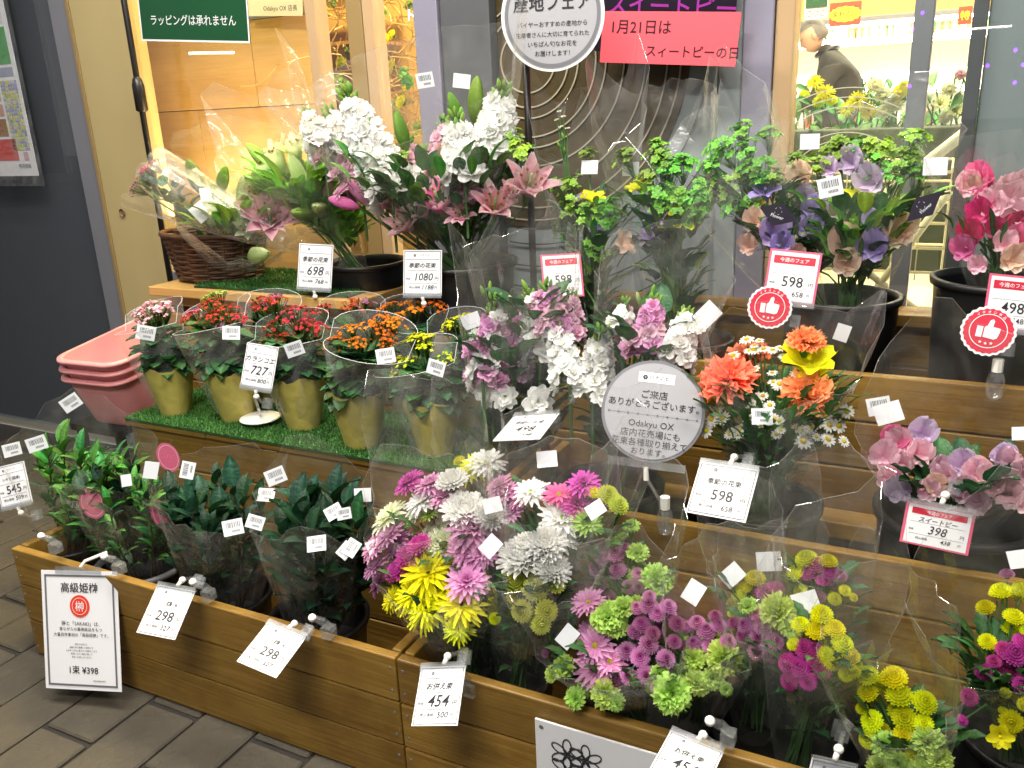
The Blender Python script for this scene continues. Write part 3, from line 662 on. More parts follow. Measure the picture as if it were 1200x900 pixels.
t, wd, h = flatsign('notice_poster', 'green and white poster hanging inside above the man', 'poster', 944, -12, 970, 21, 7.3, 'white', [('○○○', 0, -.32, .8, 'ink')])
boxpart('green_field', (t.location.x-wd*.45, 7.29, t.location.z-h*.12), (t.location.x+wd*.45, 7.298, t.location.z+h*.5), M['green'], t)

s_ = bpy.data.objects['sale_sign']
mb = MB(); n = 28; mb.add([(s_.location.x+(.105+.01*(i % 2))*cos(2*pi*i/n), 7.198, s_.location.z+(.05+.006*(i % 2))*sin(2*pi*i/n)) for i in range(n)], [tuple(range(n))[::-1]]); part('yellow_burst', mb, M['yellow'], s_)
flatsign('hanging_sign', 'small orange sign at the top of the narrow right pane', 'sign', 1124, 8, 1138, 28, 6.5, 'red', [('特', 0, 0, .7, 'yellow')])
# inner flower stand
st = thing('inner_flower_stand', 'grey green flower stand just inside the door glass', 'stand', (-.25, 3.3, 0))
for x0, x1 in ((-.75, -.45), (-.43, -.13), (-.11, .25)):
    boxpart('stand_box', (x0, 3.1, 0), (x1, 3.4, at(990, 152, 3.1).z), M['trouser'], st, .005)
for k, (px, py, s, c, kd) in enumerate([(955, 96, 20, 'Y', 'spider'), (967, 108, 22, 'Y', 'spider'), (942, 112, 16, 'Y', 'ball'), (1005, 118, 26, 'Y', 'spider'), (1018, 130, 24, 'Y', 'spider'), (992, 128, 20, 'Y', 'spider'), (1035, 112, 26, 'C', 'ball'), (1025, 100, 24, 'C', 'ball'), (1048, 122, 26, 'C', 'ball'), (1055, 108, 22, 'Y', 'ball'), (1035, 132, 24, 'C', 'ball'), (1060, 100, 16, 'Y', 'spider'), (975, 118, 16, 'Y', 'button'), (1102, 120, 22, 'C', 'lily'), (1112, 105, 22, 'C', 'ball'), (1120, 128, 22, 'C', 'lily'), (1126, 88, 16, 'S', 'carn'), (1108, 138, 20, 'C', 'ball'), (960, 120, 18, 'Y', 'ball')]):
    p = at(px, py, 3.2); o = link(NAME[kd], bot(kd, c, k % 3), None, p, aim((0, -1, .7)), wsize(s, p)); tag(o, None, None)
    o.parent = st; o.location = p-st.location
mb = MB()
for k in range(60):
    x = random.uniform(-.6, .3); z0 = at(990, 152, 3.1).z; mb.tube([(x, 3.25, z0), (x+random.uniform(-.08, .08), 3.2, z0+random.uniform(.05, .17))], .003, 3)
part('stem_bundle', mb, M['stem'], st, kind='stuff')
for k in range(110):
    p = Vector((random.uniform(-.75, .3), random.uniform(3.15, 3.35), at(990, 152, 3.1).z+random.uniform(-.02, .12))); link('leaf', leafm('laurel', k % 4), st, p-st.location, aim((random.gauss(0, 1), -.5, .6)), random.uniform(.06, .11))
# white wire cart behind the glass
ct = thing('shopping_cart', 'cream white wire cart parked behind the door glass', 'cart', (-.25, 2.5, 0))
mb = MB(); x0, x1, y0, y1 = -.46, .0, 2.3, 2.75; zz = [.78, .84, .9, .96, 1.02]
for z in zz: mb.tube([(x0, y0, z), (x1, y0, z), (x1, y1, z), (x0, y1, z), (x0, y0, z)], .004, 5)
for i in range(9): x = x0+(x1-x0)*i/8; mb.tube([(x, y0, .76), (x, y0, 1.03)], .0022, 4)
part('basket_wires', mb, M['steel'], ct, kind='stuff')
mb = MB(); mb.tube([(x0, y0-.02, .68), (x1+.03, y0-.02, 1.12)], .013, 8); mb.tube([(x0+.25, y0-.03, .62), (x1, y0-.03, .98)], .009, 8); mb.tube([(x0, y0-.03, 1.0), (x1, y0-.03, .66)], .009, 8); part('brace', mb, M['steel'], ct, True)
mb = MB(); mb.box((x0, y0-.02, .665), (x1, y1, .70)); part('bottom_tray', mb, M['steel'], ct)
for x in (x0+.02, x1-.02): boxpart('cart_leg', (x-.012, y0, .05), (x+.012, y0+.024, .66), M['steel'], ct)
# violet LEDs seen as reflections: real lights strung across the street side
FL = ['violet light point high on the door post right of the man', 'violet light point below the topmost one on the door post', 'violet light point at the right edge, upper one', 'bright violet light point on the grey side panel, left one', 'violet light point at the right edge, middle one', 'bright violet light point lowest on the grey side panel', 'violet light point low on the door glass beside the post']
for k, (px, py) in enumerate([(1081, 15), (1069, 34), (1190, 59), (1157, 77), (1199, 76), (1189, 97), (1066, 101)]):
    v = at(px, py, 7.0); t = tag(link('fairy_light', None, None, (v.x, 2*(YF-.075)-7.0, v.z)), FL[k], 'fairy light', 'violet festive lights')
    mb = MB(); dome(mb, .013, .015, (1, 1, 1)); dome(mb, .013, -.013, (1, 1, 1)); link('bulb', mb.mesh('bulb', M['led']), t)
    mb = MB(); mb.tube([(0, 0, .03), (0, 0, .07)], .006, 6); link('bulb_socket', mb.mesh('bulb_socket', M['dark']), t)

# ------------------------------------------------------------------ the man inside
def skinned(name, verts, edges, radii, m, parent, sub=2, root=0):
    me = bpy.data.meshes.new(name); me.from_pydata(verts, edges, []); me.materials.append(m)
    o = link(name, me, parent); s = o.modifiers.new('skin', 'SKIN'); s.use_smooth_shade = True
    for i, r in enumerate(radii):
        me.skin_vertices[0].data[i].radius = r if isinstance(r, tuple) else (r, r)
    me.skin_vertices[0].data[root].use_root = True
    u = o.modifiers.new('subdivision', 'SUBSURF'); u.levels = sub; u.render_levels = sub; return o
YM = 7.4; hp = at(953, 42, YM)      # head centre
mx_ = hp.x+.16
man = thing('person', 'grey haired man in a charcoal jacket bending over goods inside the shop', 'person', (mx_, YM, 0))
z_ = hp.z-.12
V = [(0.02, 0, .92), (.05, 0, 1.12), (.07, 0, 1.3), (.03, 0, z_-.07), (-.06, 0, z_+.0), (-.10, 0, z_+.04),      # pelvis, waist, chest, upper chest, neck
     (.02, -.18, z_-.12), (-.08, -.24, z_-.36), (-.33, -.2, z_-.42), (-.40, -.18, z_-.43),                         # near arm
     (.02, .18, z_-.12), (-.1, .24, z_-.36), (-.33, .16, z_-.40), (-.40, .14, z_-.41),
     (.0, -.1, .84), (-.02, -.1, .48), (.02, -.1, .08), (-.1, -.1, .04), (.0, .1, .84), (.02, .1, .48), (.08, .1, .08), (-.04, .1, .04)]
Eg = [(0, 1), (1, 2), (2, 3), (3, 4), (4, 5), (3, 6), (6, 7), (7, 8), (8, 9), (3, 10), (10, 11), (11, 12), (12, 13), (0, 14), (14, 15), (15, 16), (16, 17), (0, 18), (18, 19), (19, 20), (20, 21)]
Rr = [(.15, .19), (.15, .18), (.16, .21), (.12, .16), .065, .055, .085, .068, .052, .045, .085, .068, .052, .045, .1, .075, .06, .05, .1, .075, .06, .05]
skinned('body', V, Eg, Rr, M['jacket'], man)
hx, hz = hp.x-mx_, hp.z
def headmesh():
    mb = MB(); n = 24; k = 18; vs = []
    for i in range(k+1):
        a = pi*i/k
        for j in range(n):
            b = 2*pi*j/n; x, y, z = sin(a)*cos(b), sin(a)*sin(b), cos(a)
            # face looks to -x
            f = max(0, -x)
            X = x*.1; Yy = y*.076*(1-.12*max(0, -z)); Z = z*.118
            if f > .6 and abs(y) < .25 and -.35 < z < .1: X -= .022*(1-abs(y)*4)*(1-abs(z+.15)*3 if abs(z+.15) < .3 else 0)   # nose
            if f > .6 and .1 < abs(y) < .5 and .02 < z < .22: X += .008
            if z < -.55 and f > .3: X -= .012
            if x > .2 and z < -.4: X -= .03
            vs.append((X, Yy, Z))
    mb.add(vs, [(i*n+j, (i+1)*n+j, (i+1)*n+(j+1) % n, i*n+(j+1) % n) for i in range(k) for j in range(n)])
    return mb
hq = Quaternion((0, 1, 0), R(-28))
for nm, pts, rr in (('collar', [(-.05+.075*cos(a_*pi/6), .072*sin(a_*pi/6), z_+.0+.03*cos(a_*pi/6)) for a_ in range(13)], .02), ('jacket_hem', [(.18*cos(a_*pi/8), .2*sin(a_*pi/8), .93) for a_ in range(17)], .014)):
    mb = MB(); mb.tube(pts, rr, 8); link(nm, mb.mesh(nm, M['dark'] if nm == 'collar' else M['jacket'], True), man)
for s_y in (-1, 1):
    mb = MB(); mb.tube([(-.33, s_y*.19, z_-.42), (-.37, s_y*.18, z_-.425)], .058, 12); link('cuff', mb.mesh('cuff', M['jacket'], True), man)
hd = link('head', headmesh().mesh('head', M['skin'], True), man, (hx, 0, hz), hq)
mb = headmesh(); mb.v = [(v[0]*1.07+.006, v[1]*1.08, v[2]*1.07+.004) for v in mb.v]
keep = [f for f in mb.f if all((mb.v[i][2] > .055 or mb.v[i][0] > .02) and mb.v[i][2] > -.06 for i in f)]; mb.f = keep; mb.m = [0]*len(keep)
hr_ = link('hair', mb.mesh('hair', M['hair'], True), hd)
for s in (-1, 1):
    mb = MB(); dome(mb, .02, .012, (1, 1, 1), n=8); o = link('ear', mb.mesh('ear', M['skin'], True), hd, (.012, s*.074, -.01), Quaternion((1, 0, 0), -s*pi/2), (1, 1.6, 1))
    mb = MB(); dome(mb, .011, .006, (1, 1, 1), n=8); o = link('eye', mb.mesh('eye', M['ink'], True), hd, (-.088, s*.03, .012), Quaternion((0, 1, 0), -pi/2))
mb = MB(); mb.tube([(-.098, -.022, -.062), (-.102, 0, -.06), (-.098, .022, -.062)], .004, 5); link('mouth', mb.mesh('mouth', M['bolt']), hd)
for s, (wx, wy, wz) in ((-1, V[9]), (1, V[13])):
    hand = [(0, 0, 0), (-.05, 0, 0), (-.085, 0, -.005)]; ed = [(0, 1), (1, 2)]; rr = [.022, (.02, .036), (.016, .036)]
    for i, l in enumerate((.07, .08, .075, .055)):
        y = -.03+i*.02; b_ = len(hand); hand += [(-.09, y, -.005), (-.09-l*.5, y, -.012), (-.09-l*.85, y, -.035)]; ed += [(2, b_), (b_, b_+1), (b_+1, b_+2)]; rr += [.009, .0085, .007]
    b_ = len(hand); hand += [(-.03, -s*.038, -.005), (-.06, -s*.058, -.012), (-.085, -s*.06, -.02)]; ed += [(1, b_), (b_, b_+1), (b_+1, b_+2)]; rr += [.011, .01, .008]
    skinned('hand', [(wx+v[0], wy+v[1], wz+v[2]) for v in hand], ed, rr, M['skin'], man, 1)
# ------------------------------------------------------------------ planters and shelves
Y0, Y1, Y2, Y3 = 1.0455, 1.346, 1.646, 1.97
mb = MB(); mb.tube([(0, -.0006, 0), (0, .003, 0)], .0028, 8); SCREW = mb.mesh('screw', M['grey'])
def boards(t, x0, x1, y, z0, z1, n, th=.02, name='front_board'):
    h = (z1-z0)/n
    for k in range(n):
        j = random.uniform(-.0015, .0015)
        bo = boxpart(name, (x0, y+j, z0+k*h+.0016), (x1, y+th+j, z0+(k+1)*h-.0016), M['wood'], t, .003)
        for sx in (x0+.012, x1-.012):
            for sz in (.25, .75): link('screw', SCREW, bo, Vector((sx-(x0+x1)/2, -th/2-.0006, h*(sz-.5))))
def planter(label, x0, x1, ya, yb, zt, n, floor=None, group=None, endl=True):
    t = thing('planter_box', label, 'planter box', ((x0+x1)/2, ya, 0), group)
    boards(t, x0, x1, ya, zt-n*.0955, zt, n)
    for x, on in ((x0+.002, endl), (x1-.022, True)):
        if on:
            for k in range(n):
                z0 = zt-(k+1)*.0955
                boxpart('end_board', (x, ya+.0225, z0+.0016), (x+.02, yb-.003, z0+.0955-.0016), M['wood'], t, .003)
    if floor is not None: boxpart('floor_board', (x0+.023, ya+.023, floor-.02), (x1-.023, yb-.004, floor), M['wood'], t)
    return t
planter('left wooden planter box on the pavement holding the green bunches', -1.862, -.797, Y0, Y1, .288, 3, .012)
planter('right wooden planter box on the pavement holding the pompon bouquets', -.794, .62, Y0, Y1, .288, 3, .012)
planter('middle wooden planter tier behind the pavement row, left part under the potted kalanchoes', -1.765, -.73, Y1, Y2, .497, 5, .185)
planter('middle wooden planter tier behind the pavement row, right part holding the black buckets', -.727, .62, Y1, Y2, .49, 5, .185)
planter('rear wooden planter tier in front of the shop windows', -1.99, .62, Y2, Y3+.02, .705, 7, .42)
t = thing('support_ledge', 'low wooden ledge along the foot of the rear planter tier', 'ledge', (-.1, Y2-.06, .4)); boxpart('ledge_board', (-.72, Y2-.065, .39), (.59, Y2-.003, .425), M['wood'], t, .003)
t = thing('window_ledge', 'wooden ledge under the door glass behind the rear planter', 'ledge', (-.2, 2.0, .7)); boxpart('ledge_board', (-.78, 1.993, .715), (.65, 2.085, .742), M['wood'], t, .003)
for k in range(3): boxpart('back_board', (-.78, 2.03, .42+k*.098), (.65, 2.05, .515+k*.098), M['wood'], t, .003)
hs = thing('display_shelf', 'pale wooden shelf board carrying the wicker basket at the left', 'shelf', (-1.7, 1.8, .75)); boxpart('shelf_board', (-2.02, 1.68, .742), (-1.28, 2.0, .768), M['ply'], hs, .003)
boxpart('shelf_support', (-2.0, 1.72, .708), (-1.3, 1.74, .7405), M['ply'], hs)
t2 = thing('display_shelf', 'thin wooden boards under the turf below the potted kalanchoes', 'shelf', (-1.3, 1.36, .5))
boxpart('shelf_board', (-1.775, 1.338, .4985), (-1.507, 1.64, .512), M['wood'], t2, .002); boxpart('shelf_board', (-1.505, 1.339, .4985), (-.78, 1.64, .512), M['wood'], t2, .002)
def turf(label, x0, x1, y0, y1, z, n):
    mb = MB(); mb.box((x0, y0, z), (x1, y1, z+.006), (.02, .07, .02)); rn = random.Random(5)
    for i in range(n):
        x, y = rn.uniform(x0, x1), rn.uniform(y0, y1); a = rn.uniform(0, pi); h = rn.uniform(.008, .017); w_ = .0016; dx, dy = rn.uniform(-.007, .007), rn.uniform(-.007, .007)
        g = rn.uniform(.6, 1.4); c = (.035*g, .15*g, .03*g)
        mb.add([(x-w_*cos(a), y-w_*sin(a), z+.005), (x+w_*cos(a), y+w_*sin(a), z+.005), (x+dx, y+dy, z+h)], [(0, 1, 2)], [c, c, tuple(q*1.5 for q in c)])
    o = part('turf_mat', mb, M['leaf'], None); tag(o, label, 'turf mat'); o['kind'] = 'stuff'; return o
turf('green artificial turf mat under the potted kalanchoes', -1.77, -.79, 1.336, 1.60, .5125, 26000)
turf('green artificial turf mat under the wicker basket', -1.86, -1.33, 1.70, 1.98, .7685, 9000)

# ------------------------------------------------------------------ buckets
def bucket(label, px, py, Y, r, floor, m='black', rimm=None, group='buckets holding the bouquets', zt=None):
    p = at(px, py, Y); z = zt or p.z; H_ = z-floor
    t = thing('bucket', label, 'bucket', (p.x, Y, floor), group)
    mb = MB(); mb.lathe([(0, .004), (r*.78, .004), (r*.8, 0), (r*.97, H_-.012)], 36)
    mb.lathe([(r*.94, H_-.012), (r*.76, .012), (0, .012)], 36)
    link('bucket_body', mb.mesh('bucket_body', M[m], True), t)
    mb = MB(); mb.lathe([(r*.97, H_-.014), (r*1.03, H_-.012), (r*1.04, H_), (r*.95, H_+.001), (r*.94, H_-.014)], 36); link('bucket_rim', mb.mesh('bucket_rim', M[rimm or m], True), t)
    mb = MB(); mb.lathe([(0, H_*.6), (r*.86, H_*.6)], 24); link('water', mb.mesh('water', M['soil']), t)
    return Vector((p.x, Y, z))
BK = {}
BK['a'] = bucket('black bucket at the far left end of the front planter', 85, 630, 1.19, .095, .012)
BK['b'] = bucket('black bucket with a grey rim, second from the left in the front planter', 167, 657, 1.19, .105, .012, rimm='grey')
BK['c'] = bucket('black bucket under the dark green sakaki, third from the left in the front planter', 262, 694, 1.19, .105, .012)
BK['d'] = bucket('black bucket under the large leaved sakaki beside the white chrysanthemums', 372, 722, 1.19, .105, .012)
BK['e'] = bucket('black bucket under the yellow and lavender chrysanthemums', 580, 775, 1.19, .115, .012)
BK['f'] = bucket('black bucket under the pink and lime pompon bouquets', 765, 812, 1.2, .12, .012)
BK['g'] = bucket('black bucket under the magenta and yellow pompon bouquets', 925, 850, 1.2, .12, .012)
BK['h'] = bucket('black bucket under the yellow pompons at the right front', 1075, 905, 1.17, .11, .012)
BK['i'] = bucket('black bucket at the right edge of the front planter', 1215, 860, 1.22, .1, .012)
BK['s1'] = bucket('black bucket under the left stock bouquet', 600, 560, 1.49, .105, .185)
BK['s2'] = bucket('black bucket under the stocks beside the round sign', 715, 565, 1.49, .105, .185)
BK['ch'] = bucket('black bucket under the orange carnations and chamomile', 892, 585, 1.47, .105, .185)
BK['sp'] = bucket('large black bucket under the lying pink sweet peas', 1120, 598, 1.48, .125, .185)
BK['l1'] = bucket('black bucket under the green lily bouquet behind the price card', 428, 310, 1.86, .11, .42, zt=.835)
BK['l2'] = bucket('wide black bucket under the white stocks and pink lilies', 540, 305, 1.8, .135, .42)
BK['r1'] = bucket('black bucket of greenery behind the pink framed card', 705, 395, 1.82, .1, .42)
BK['r2'] = bucket('black bucket of greenery left of the thumbs up badge', 805, 395, 1.82, .1, .42)
BK['r3'] = bucket('black bucket in the rear tier between the pink card and the wire cart', 985, 345, 1.82, .115, .42)
BK['r4'] = bucket('tall black bucket of hot pink sweet peas at the right edge', 1172, 325, 1.82, .115, .42)

# ------------------------------------------------------------------ bouquets
def parse(s):
    out = []
    for it in s.split(';'):
        q = it.split()
        if len(q) >= 5: out.append((q[0], q[1], float(q[2]), float(q[3]), float(q[4]), float(q[5]) if len(q) > 5 else 0))
    return out
def bouquet(name, label, cat, base, fl, Y, slope=.55, sl=None, leaves=(), stickers=(), group=None, dirb=(0, -.5, .5), stems=True, anchor=None):
    base = Vector(base); t = thing(name, label, cat, base, group); F = parse(fl) if isinstance(fl, str) else fl
    xs = [f[2] for f in F]; ys = [f[3] for f in F]; cxp, cyp = (min(xs)+max(xs))/2, (min(ys)+max(ys))/2
    FK = ('button', 'full', 'ball', 'daisy', 'carn', 'spider', 'pea', 'marg')
    base_n = len(F)
    if Y < 1.35 or name == 'dense':
        for i in range(int(base_n*2.2)):
            a, b = random.choice(F[:base_n]), random.choice(F[:base_n])
            if a[0] in FK and 12 < math.hypot(a[2]-b[2], a[3]-b[3]) < 55 and len(F) < base_n*1.6:
                F.append((a[0], a[1], a[2]*.6+b[2]*.4+random.uniform(-4, 4), a[3]*.6+b[3]*.4+random.uniform(-2, 6), a[4]*random.uniform(.75, .95), a[5]+.022))
    hc = at(cxp, cyp, Y); k = depth(hc)/FPX
    anc = hc + (base-hc).normalized()*k*max(40, (max(xs)-min(xs))*.6) if anchor is None else Vector(anchor)
    smb = MB(); P = []
    for kd, c, px, py, s, dy in F:
        p = at(px, py, Y-slope*(py-cyp)*k+dy); P.append(p); sz = wsize(s, p)*(1.2 if kd not in ('kal', 'umbel', 'button') else 1.12)
        d = (p-anc).normalized()+Vector(dirb)+Vector([random.uniform(-.18, .18) for _ in range(3)])
        if kd == 'bud': d = (p-anc).normalized()+Vector([random.uniform(-.3, .3) for _ in range(3)]); sc = (sz*.9, sz*.9, sz)
        else: sc = sz
        if kd == 'umbel': sc = sz*1.25
        if kd == 'pea': q = facing(Vector((random.uniform(-.5, .5), -.8, .5)), random.uniform(-.6, .6))
        else: q = aim(d)
        link(NAME[kd], bot(kd, c, random.randrange(5)), t, p-base, q, sc)
        if stems:
            m1 = p-d.normalized()*sz*.45; smb.tube([m1, m1.lerp(anc, .55)+Vector((0, 0, -.01)), base+Vector((random.uniform(-.02, .02), random.uniform(-.02, .02), -.03))], .0016 if sz < .03 else .0024, 4)
    if stems and smb.v: part('stem_bundle', smb, M['stem'], t, kind='stuff')
    rr = wsize(max((max(xs)-min(xs))/2, 20), hc)
    for kind, n, s in leaves:
        for i in range(int(n*2.1)):
            tt = random.uniform(.15, 1.0); ax = base.lerp(hc, tt); R_ = .02+(rr*1.0)*tt; an = random.uniform(0, 2*pi); u = random.uniform(.35, 1)
            off = Vector((cos(an)*R_*u, sin(an)*R_*u*.8, 0)); d = (off.normalized()+Vector((0, -.15, 1.1))+Vector([random.uniform(-.4, .4) for _ in range(3)])).normalized()
            x = d; z = Vector((off.x, off.y, .6)).normalized(); y = z.cross(x).normalized(); z = x.cross(y)
            q = Matrix((x, y, z)).transposed().to_quaternion()
            link('leaf', leafm(kind, random.randrange(5)), t, ax+off-base, q, s*random.uniform(.7, 1.15))
    if sl:
        r1 = wsize(sl.get('r', (max(xs)-min(xs))/2+18), hc)
        top = hc + (hc-base).normalized()*k*sl.get('up', 35) + Vector((0, 0, 0))
        b0 = base + Vector((0, 0, -.05))
        sleeve(t, b0, top, .03, r1, sl.get('back', .25), sl.get('tip', .12), sl.get('seed', 1), sl.get('m', 'film'), front=sl.get('front', .14), ell=sl.get('ell', .8), wob=sl.get('wob', .07))
    for q in stickers: add_sticker(t, *q)
    return t
def stock(parent, pt, pb, Y, wpx, c, n=16, dy=0):
    a = at(pt[0], pt[1], Y+.03+dy); b = at(pb[0], pb[1], Y-.02+dy); po = woff(parent)
    sp = link('stock_spike', None, parent, b-po); mb = MB(); mb.tube([(0, 0, -.12), (0, 0, 0), a-b], .0035, 5, (.1, .28, .05)); link('spike_stem', mb.mesh('spike_stem', M['stem']), sp)
    ax = a-b; L = ax.length; u = ax.normalized(); e1 = u.orthogonal().normalized(); e2 = u.cross(e1); R_ = wsize(wpx, b)/2*1.12
    n = int(n*1.7)
    for i in range(n):
        tt = (i+.5)/n; an = i*2.4; s = R_*(1.15-.45*tt); rad = R_*(.62-.35*tt)
        d = (cos(an)*e1+sin(an)*e2); p = u*L*tt + d*rad
        if tt > .82: link('stock_bud', bot('bud', 'G', i % 2), sp, p, aim(d*.6+u), s*.55); continue
        cc = c[i % len(c)]
        link('floret', bot('floret', cc, i % 3), sp, p, aim(d+u*.35+Vector((0, -.25, .1))), s)
    for i in range(6): an = i*1.1; link('stock_bud', bot('bud', 'G', 0), sp, u*(L*1.02)+(cos(an)*e1+sin(an)*e2)*R_*.22, aim((cos(an)*e1+sin(an)*e2)*.4+u), R_*.42)
    return sp

B = BK
# front row greens
def greens(label, key, px, py, Y, rpx, hpx, kinds, stickers, extra='', seed=3, group='green sakaki bunches in the front planter', cat='greenery bunch', sl=None, name='greenery_bunch'):
    """leafy bunch: twigs with leaves all the way up"""
    base = B[key]; t = thing(name, label, cat, base, group); smb = MB(); hc = at(px, py, Y); k = depth(hc)/FPX; rn = random.Random(seed)
    for s in range(19):
        an = rn.uniform(0, 2*pi); u = rn.uniform(.1, 1)**.6
        tip = hc+Vector((cos(an)*rpx*k*u, sin(an)*rpx*k*u*.75, 0))+(Vector((0, 0, 1)))*hpx*k*(rn.uniform(.1, 1.0)*(1-.35*u))
        b0 = base+Vector((cos(an)*.03, sin(an)*.03, -.05)); mid = b0.lerp(tip, .5)+Vector((cos(an), sin(an), 0))*.02*u
        smb.tube([b0, mid, tip], [.003, .0025, .0015], 4)
        for i in range(15):
            tt = .22+.8*i/15; p = b0.lerp(mid, tt*2) if tt < .5 else mid.lerp(tip, tt*2-1) if tt <= 1 else tip
            kind, size = kinds[rn.randrange(len(kinds))]; a2 = i*2.4+rn.uniform(-.4, .4)
            d = (Vector((cos(a2), sin(a2), 0))*(1.0 if tt < .9 else .5)+(tip-b0).normalized()*.9).normalized(); z = Vector((0, 0, 1)); y = z.cross(d).normalized(); z = d.cross(y)
            link('leaf', leafm(kind, rn.randrange(5)), t, p-base, Matrix((d, y, z)).transposed().to_quaternion(), size*rn.uniform(.7, 1.15))
    part('twig_bundle', smb, M['twig'], t, kind='stuff')
    sl = sl or {}
    sleeve(t, base+Vector((0, 0, -.06)), hc+Vector((0, -.01, hpx*k*.5)), .06, rpx*k*1.15, sl.get('back', .2), .15, seed, 'film', wob=.08)
    for q in stickers: add_sticker(t, *q)
    return t
greens('bright green leafy bunch at the far left of the front planter', 'a', 100, 560, 1.2, 75, 55, [('laurel', .065), ('laurel', .075), ('lance', .06)], [(43, 520, 1.12, 21, .15), (14, 527, 1.12, 19), (83, 472, 1.26, 21, .4), (148, 563, 1.1, 14, 1.5, 1)], seed=4, group=None)
t = greens('green bunch with round pink badges, second from left in the front planter', 'b', 150, 590, 1.18, 58, 50, [('laurel', .06), ('sakaki', .05), ('laurel', .045)], [(177, 551, 1.1, 20, 1.2, 1), (220, 551, 1.1, 20, 1.3)], seed=5, group=None)
def pink_badge(parent, px, py, Y, w_, h_):
    p = at(px, py, Y); r = wsize(w_/2, p); mb = MB(); mb.lathe([(0, .002), (r, .002), (r, 0), (0, 0)], 24); mb.lathe([(r*.8, .003), (r*.86, .003)], 24, (0, 0, 0), None, 1)
    [mb.lathe([(0, .003), (r*.035, .003)], 5, (r*.5*cos(a*.7)*(1-.06*a), r*.5*sin(a*.7)*(1-.06*a), 0), None, 1) for a in range(14)]
    link('round_badge', mb.mesh('round_badge', [M['badge'], M['badgeprint']]), parent, p-woff(parent), facing((EYE-p).normalized()+Vector((.5, 0, .1)), .2), (1, h_/w_, 1))
for q in ((108, 590, 1.12, 26, 38), (190, 604, 1.12, 22, 38), (197, 536, 1.22, 24, 36)): pink_badge(t, *q)
greens('dark green sakaki bunch in clear wrap, third from left in the front planter', 'c', 265, 610, 1.17, 66, 60, [('sakaki', .055), ('sakaki', .068)], [(273, 618, 1.05, 23, -.05), (299, 612, 1.09, 20, -.5), (323, 558, 1.2, 23, .3), (312, 580, 1.17, 20, -.1)], seed=6, group=None)
greens('dark large leaved sakaki bunch beside the chrysanthemums in the front planter', 'd', 368, 622, 1.16, 66, 55, [('sakaki', .078), ('sakaki', .065)], [(371, 637, 1.04, 23, .15), (403, 602, 1.1, 17, .1), (412, 642, 1.06, 20, .9), (425, 580, 1.2, 20, 0, 1)], seed=7, group=None)
G1 = None
LV = [('mum', 34, .05)]
bouquet('bouquet', 'bouquet of lavender and big yellow spider chrysanthemums at the front left of the flowers', 'bouquet', B['e']+Vector((-.05, -.02, 0)),
 'full L 440 642 40;full L 457 628 36;full L 442 664 34;ball M 480 652 34;ball M 467 670 32;ball M 492 640 32;full D 445 682 34 .05;spider Y 502 672 62;spider Y 486 696 46;spider Y 500 712 50;spider Y 541 708 56;spider Y 537 736 34;spider Y 460 702 28;button Y 600 700 16;full L 548 682 50;button Y 580 725 16', 1.1, .45,
 dict(r=92, up=45, back=.35, tip=.2, seed=3, ell=.7), LV, [(391, 600, 1.1, 20, .5), (405, 645, 1.06, 19, .8)])
bouquet('bouquet', 'bouquet of lavender and white daisies with green eyes behind the yellow chrysanthemums', 'bouquet', B['e']+Vector((-.03, .04, 0)),
 'full M 480 566 36;full L 505 568 38;full L 520 582 36;daisy W 497 588 46;daisy G 503 602 24;daisy C 457 606 46;ball W 530 565 40;ball W 545 600 56;full L 556 620 60;full L 545 645 44;ball C 517 638 40;ball W 575 606 40;full L 565 648 36', 1.17, .5,
 dict(r=80, up=40, back=.4, tip=.2, seed=4), LV, [(575, 640, 1.08, 24, .7, 1), (440, 640, 1.12, 20, .4)])
bouquet('bouquet', 'bouquet with one big white chrysanthemum above lime yellow buttons', 'bouquet', B['e']+Vector((.06, -.03, 0)),
 'ball W 614 655 62;ball W 638 640 52;ball W 648 668 44;ball W 618 640 40;button y 606 684 30;button y 627 691 34;button y 650 684 28;button y 612 716 30;button y 640 716 30;button y 634 732 26;button y 598 674 20', 1.1, .5,
 dict(r=70, up=55, back=.45, tip=.22, seed=5, ell=.7), LV, [])
bouquet('bouquet', 'bouquet of white green eyed daisies and hot magenta daisies left of the round sign stand', 'bouquet', B['e']+Vector((.06, .05, 0)),
 'marg H 655 580 36;full M 684 567 36;full M 676 592 34;daisy W 660 608 54;daisy G 688 612 36;daisy W 622 577 42;full L 592 580 38;full L 600 602 34;full L 585 570 34;button y 712 580 28;button y 724 592 28;button Y 694 577 20;daisy W 655 632 40;full L 610 585 30', 1.2, .5,
 dict(r=88, up=40, back=.3, tip=.22, seed=6), LV, [(577, 592, 1.15, 22, .1, 1), (698, 597, 1.14, 22, .7, 1), (641, 538, 1.28, 24, .1, 1)])
bouquet('bouquet', 'small bouquet of a yellow and a white daisy highest behind the chrysanthemums', 'bouquet', B['e']+Vector((0, .08, 0)),
 'spider Y 553 548 38;daisy W 570 543 42;ball C 545 560 26;button Y 538 540 16', 1.27, .5, dict(r=48, up=30, back=.3, tip=.2, seed=7), [('mum', 16, .05)], [])
bouquet('bouquet', 'bouquet of pink button flowers and lime buds against the planter boards', 'bouquet', B['f']+Vector((-.05, .03, 0)),
 'button L 700 665 24;button L 708 655 20;button L 710 643 20;button L 722 650 24;button L 724 669 25;button L 748 673 18;button L 737 688 20;button L 748 688 17;button D 707 688 18;button L 733 642 16;carn G 740 618 18;carn G 747 649 24;bud G 741 620 20;carn G 770 680 34;carn G 718 636 16;button D 715 700 20;button D 700 695 16', 1.2, .5,
 dict(r=66, up=45, back=.35, tip=.2, seed=8), [('mum', 24, .045)], [])
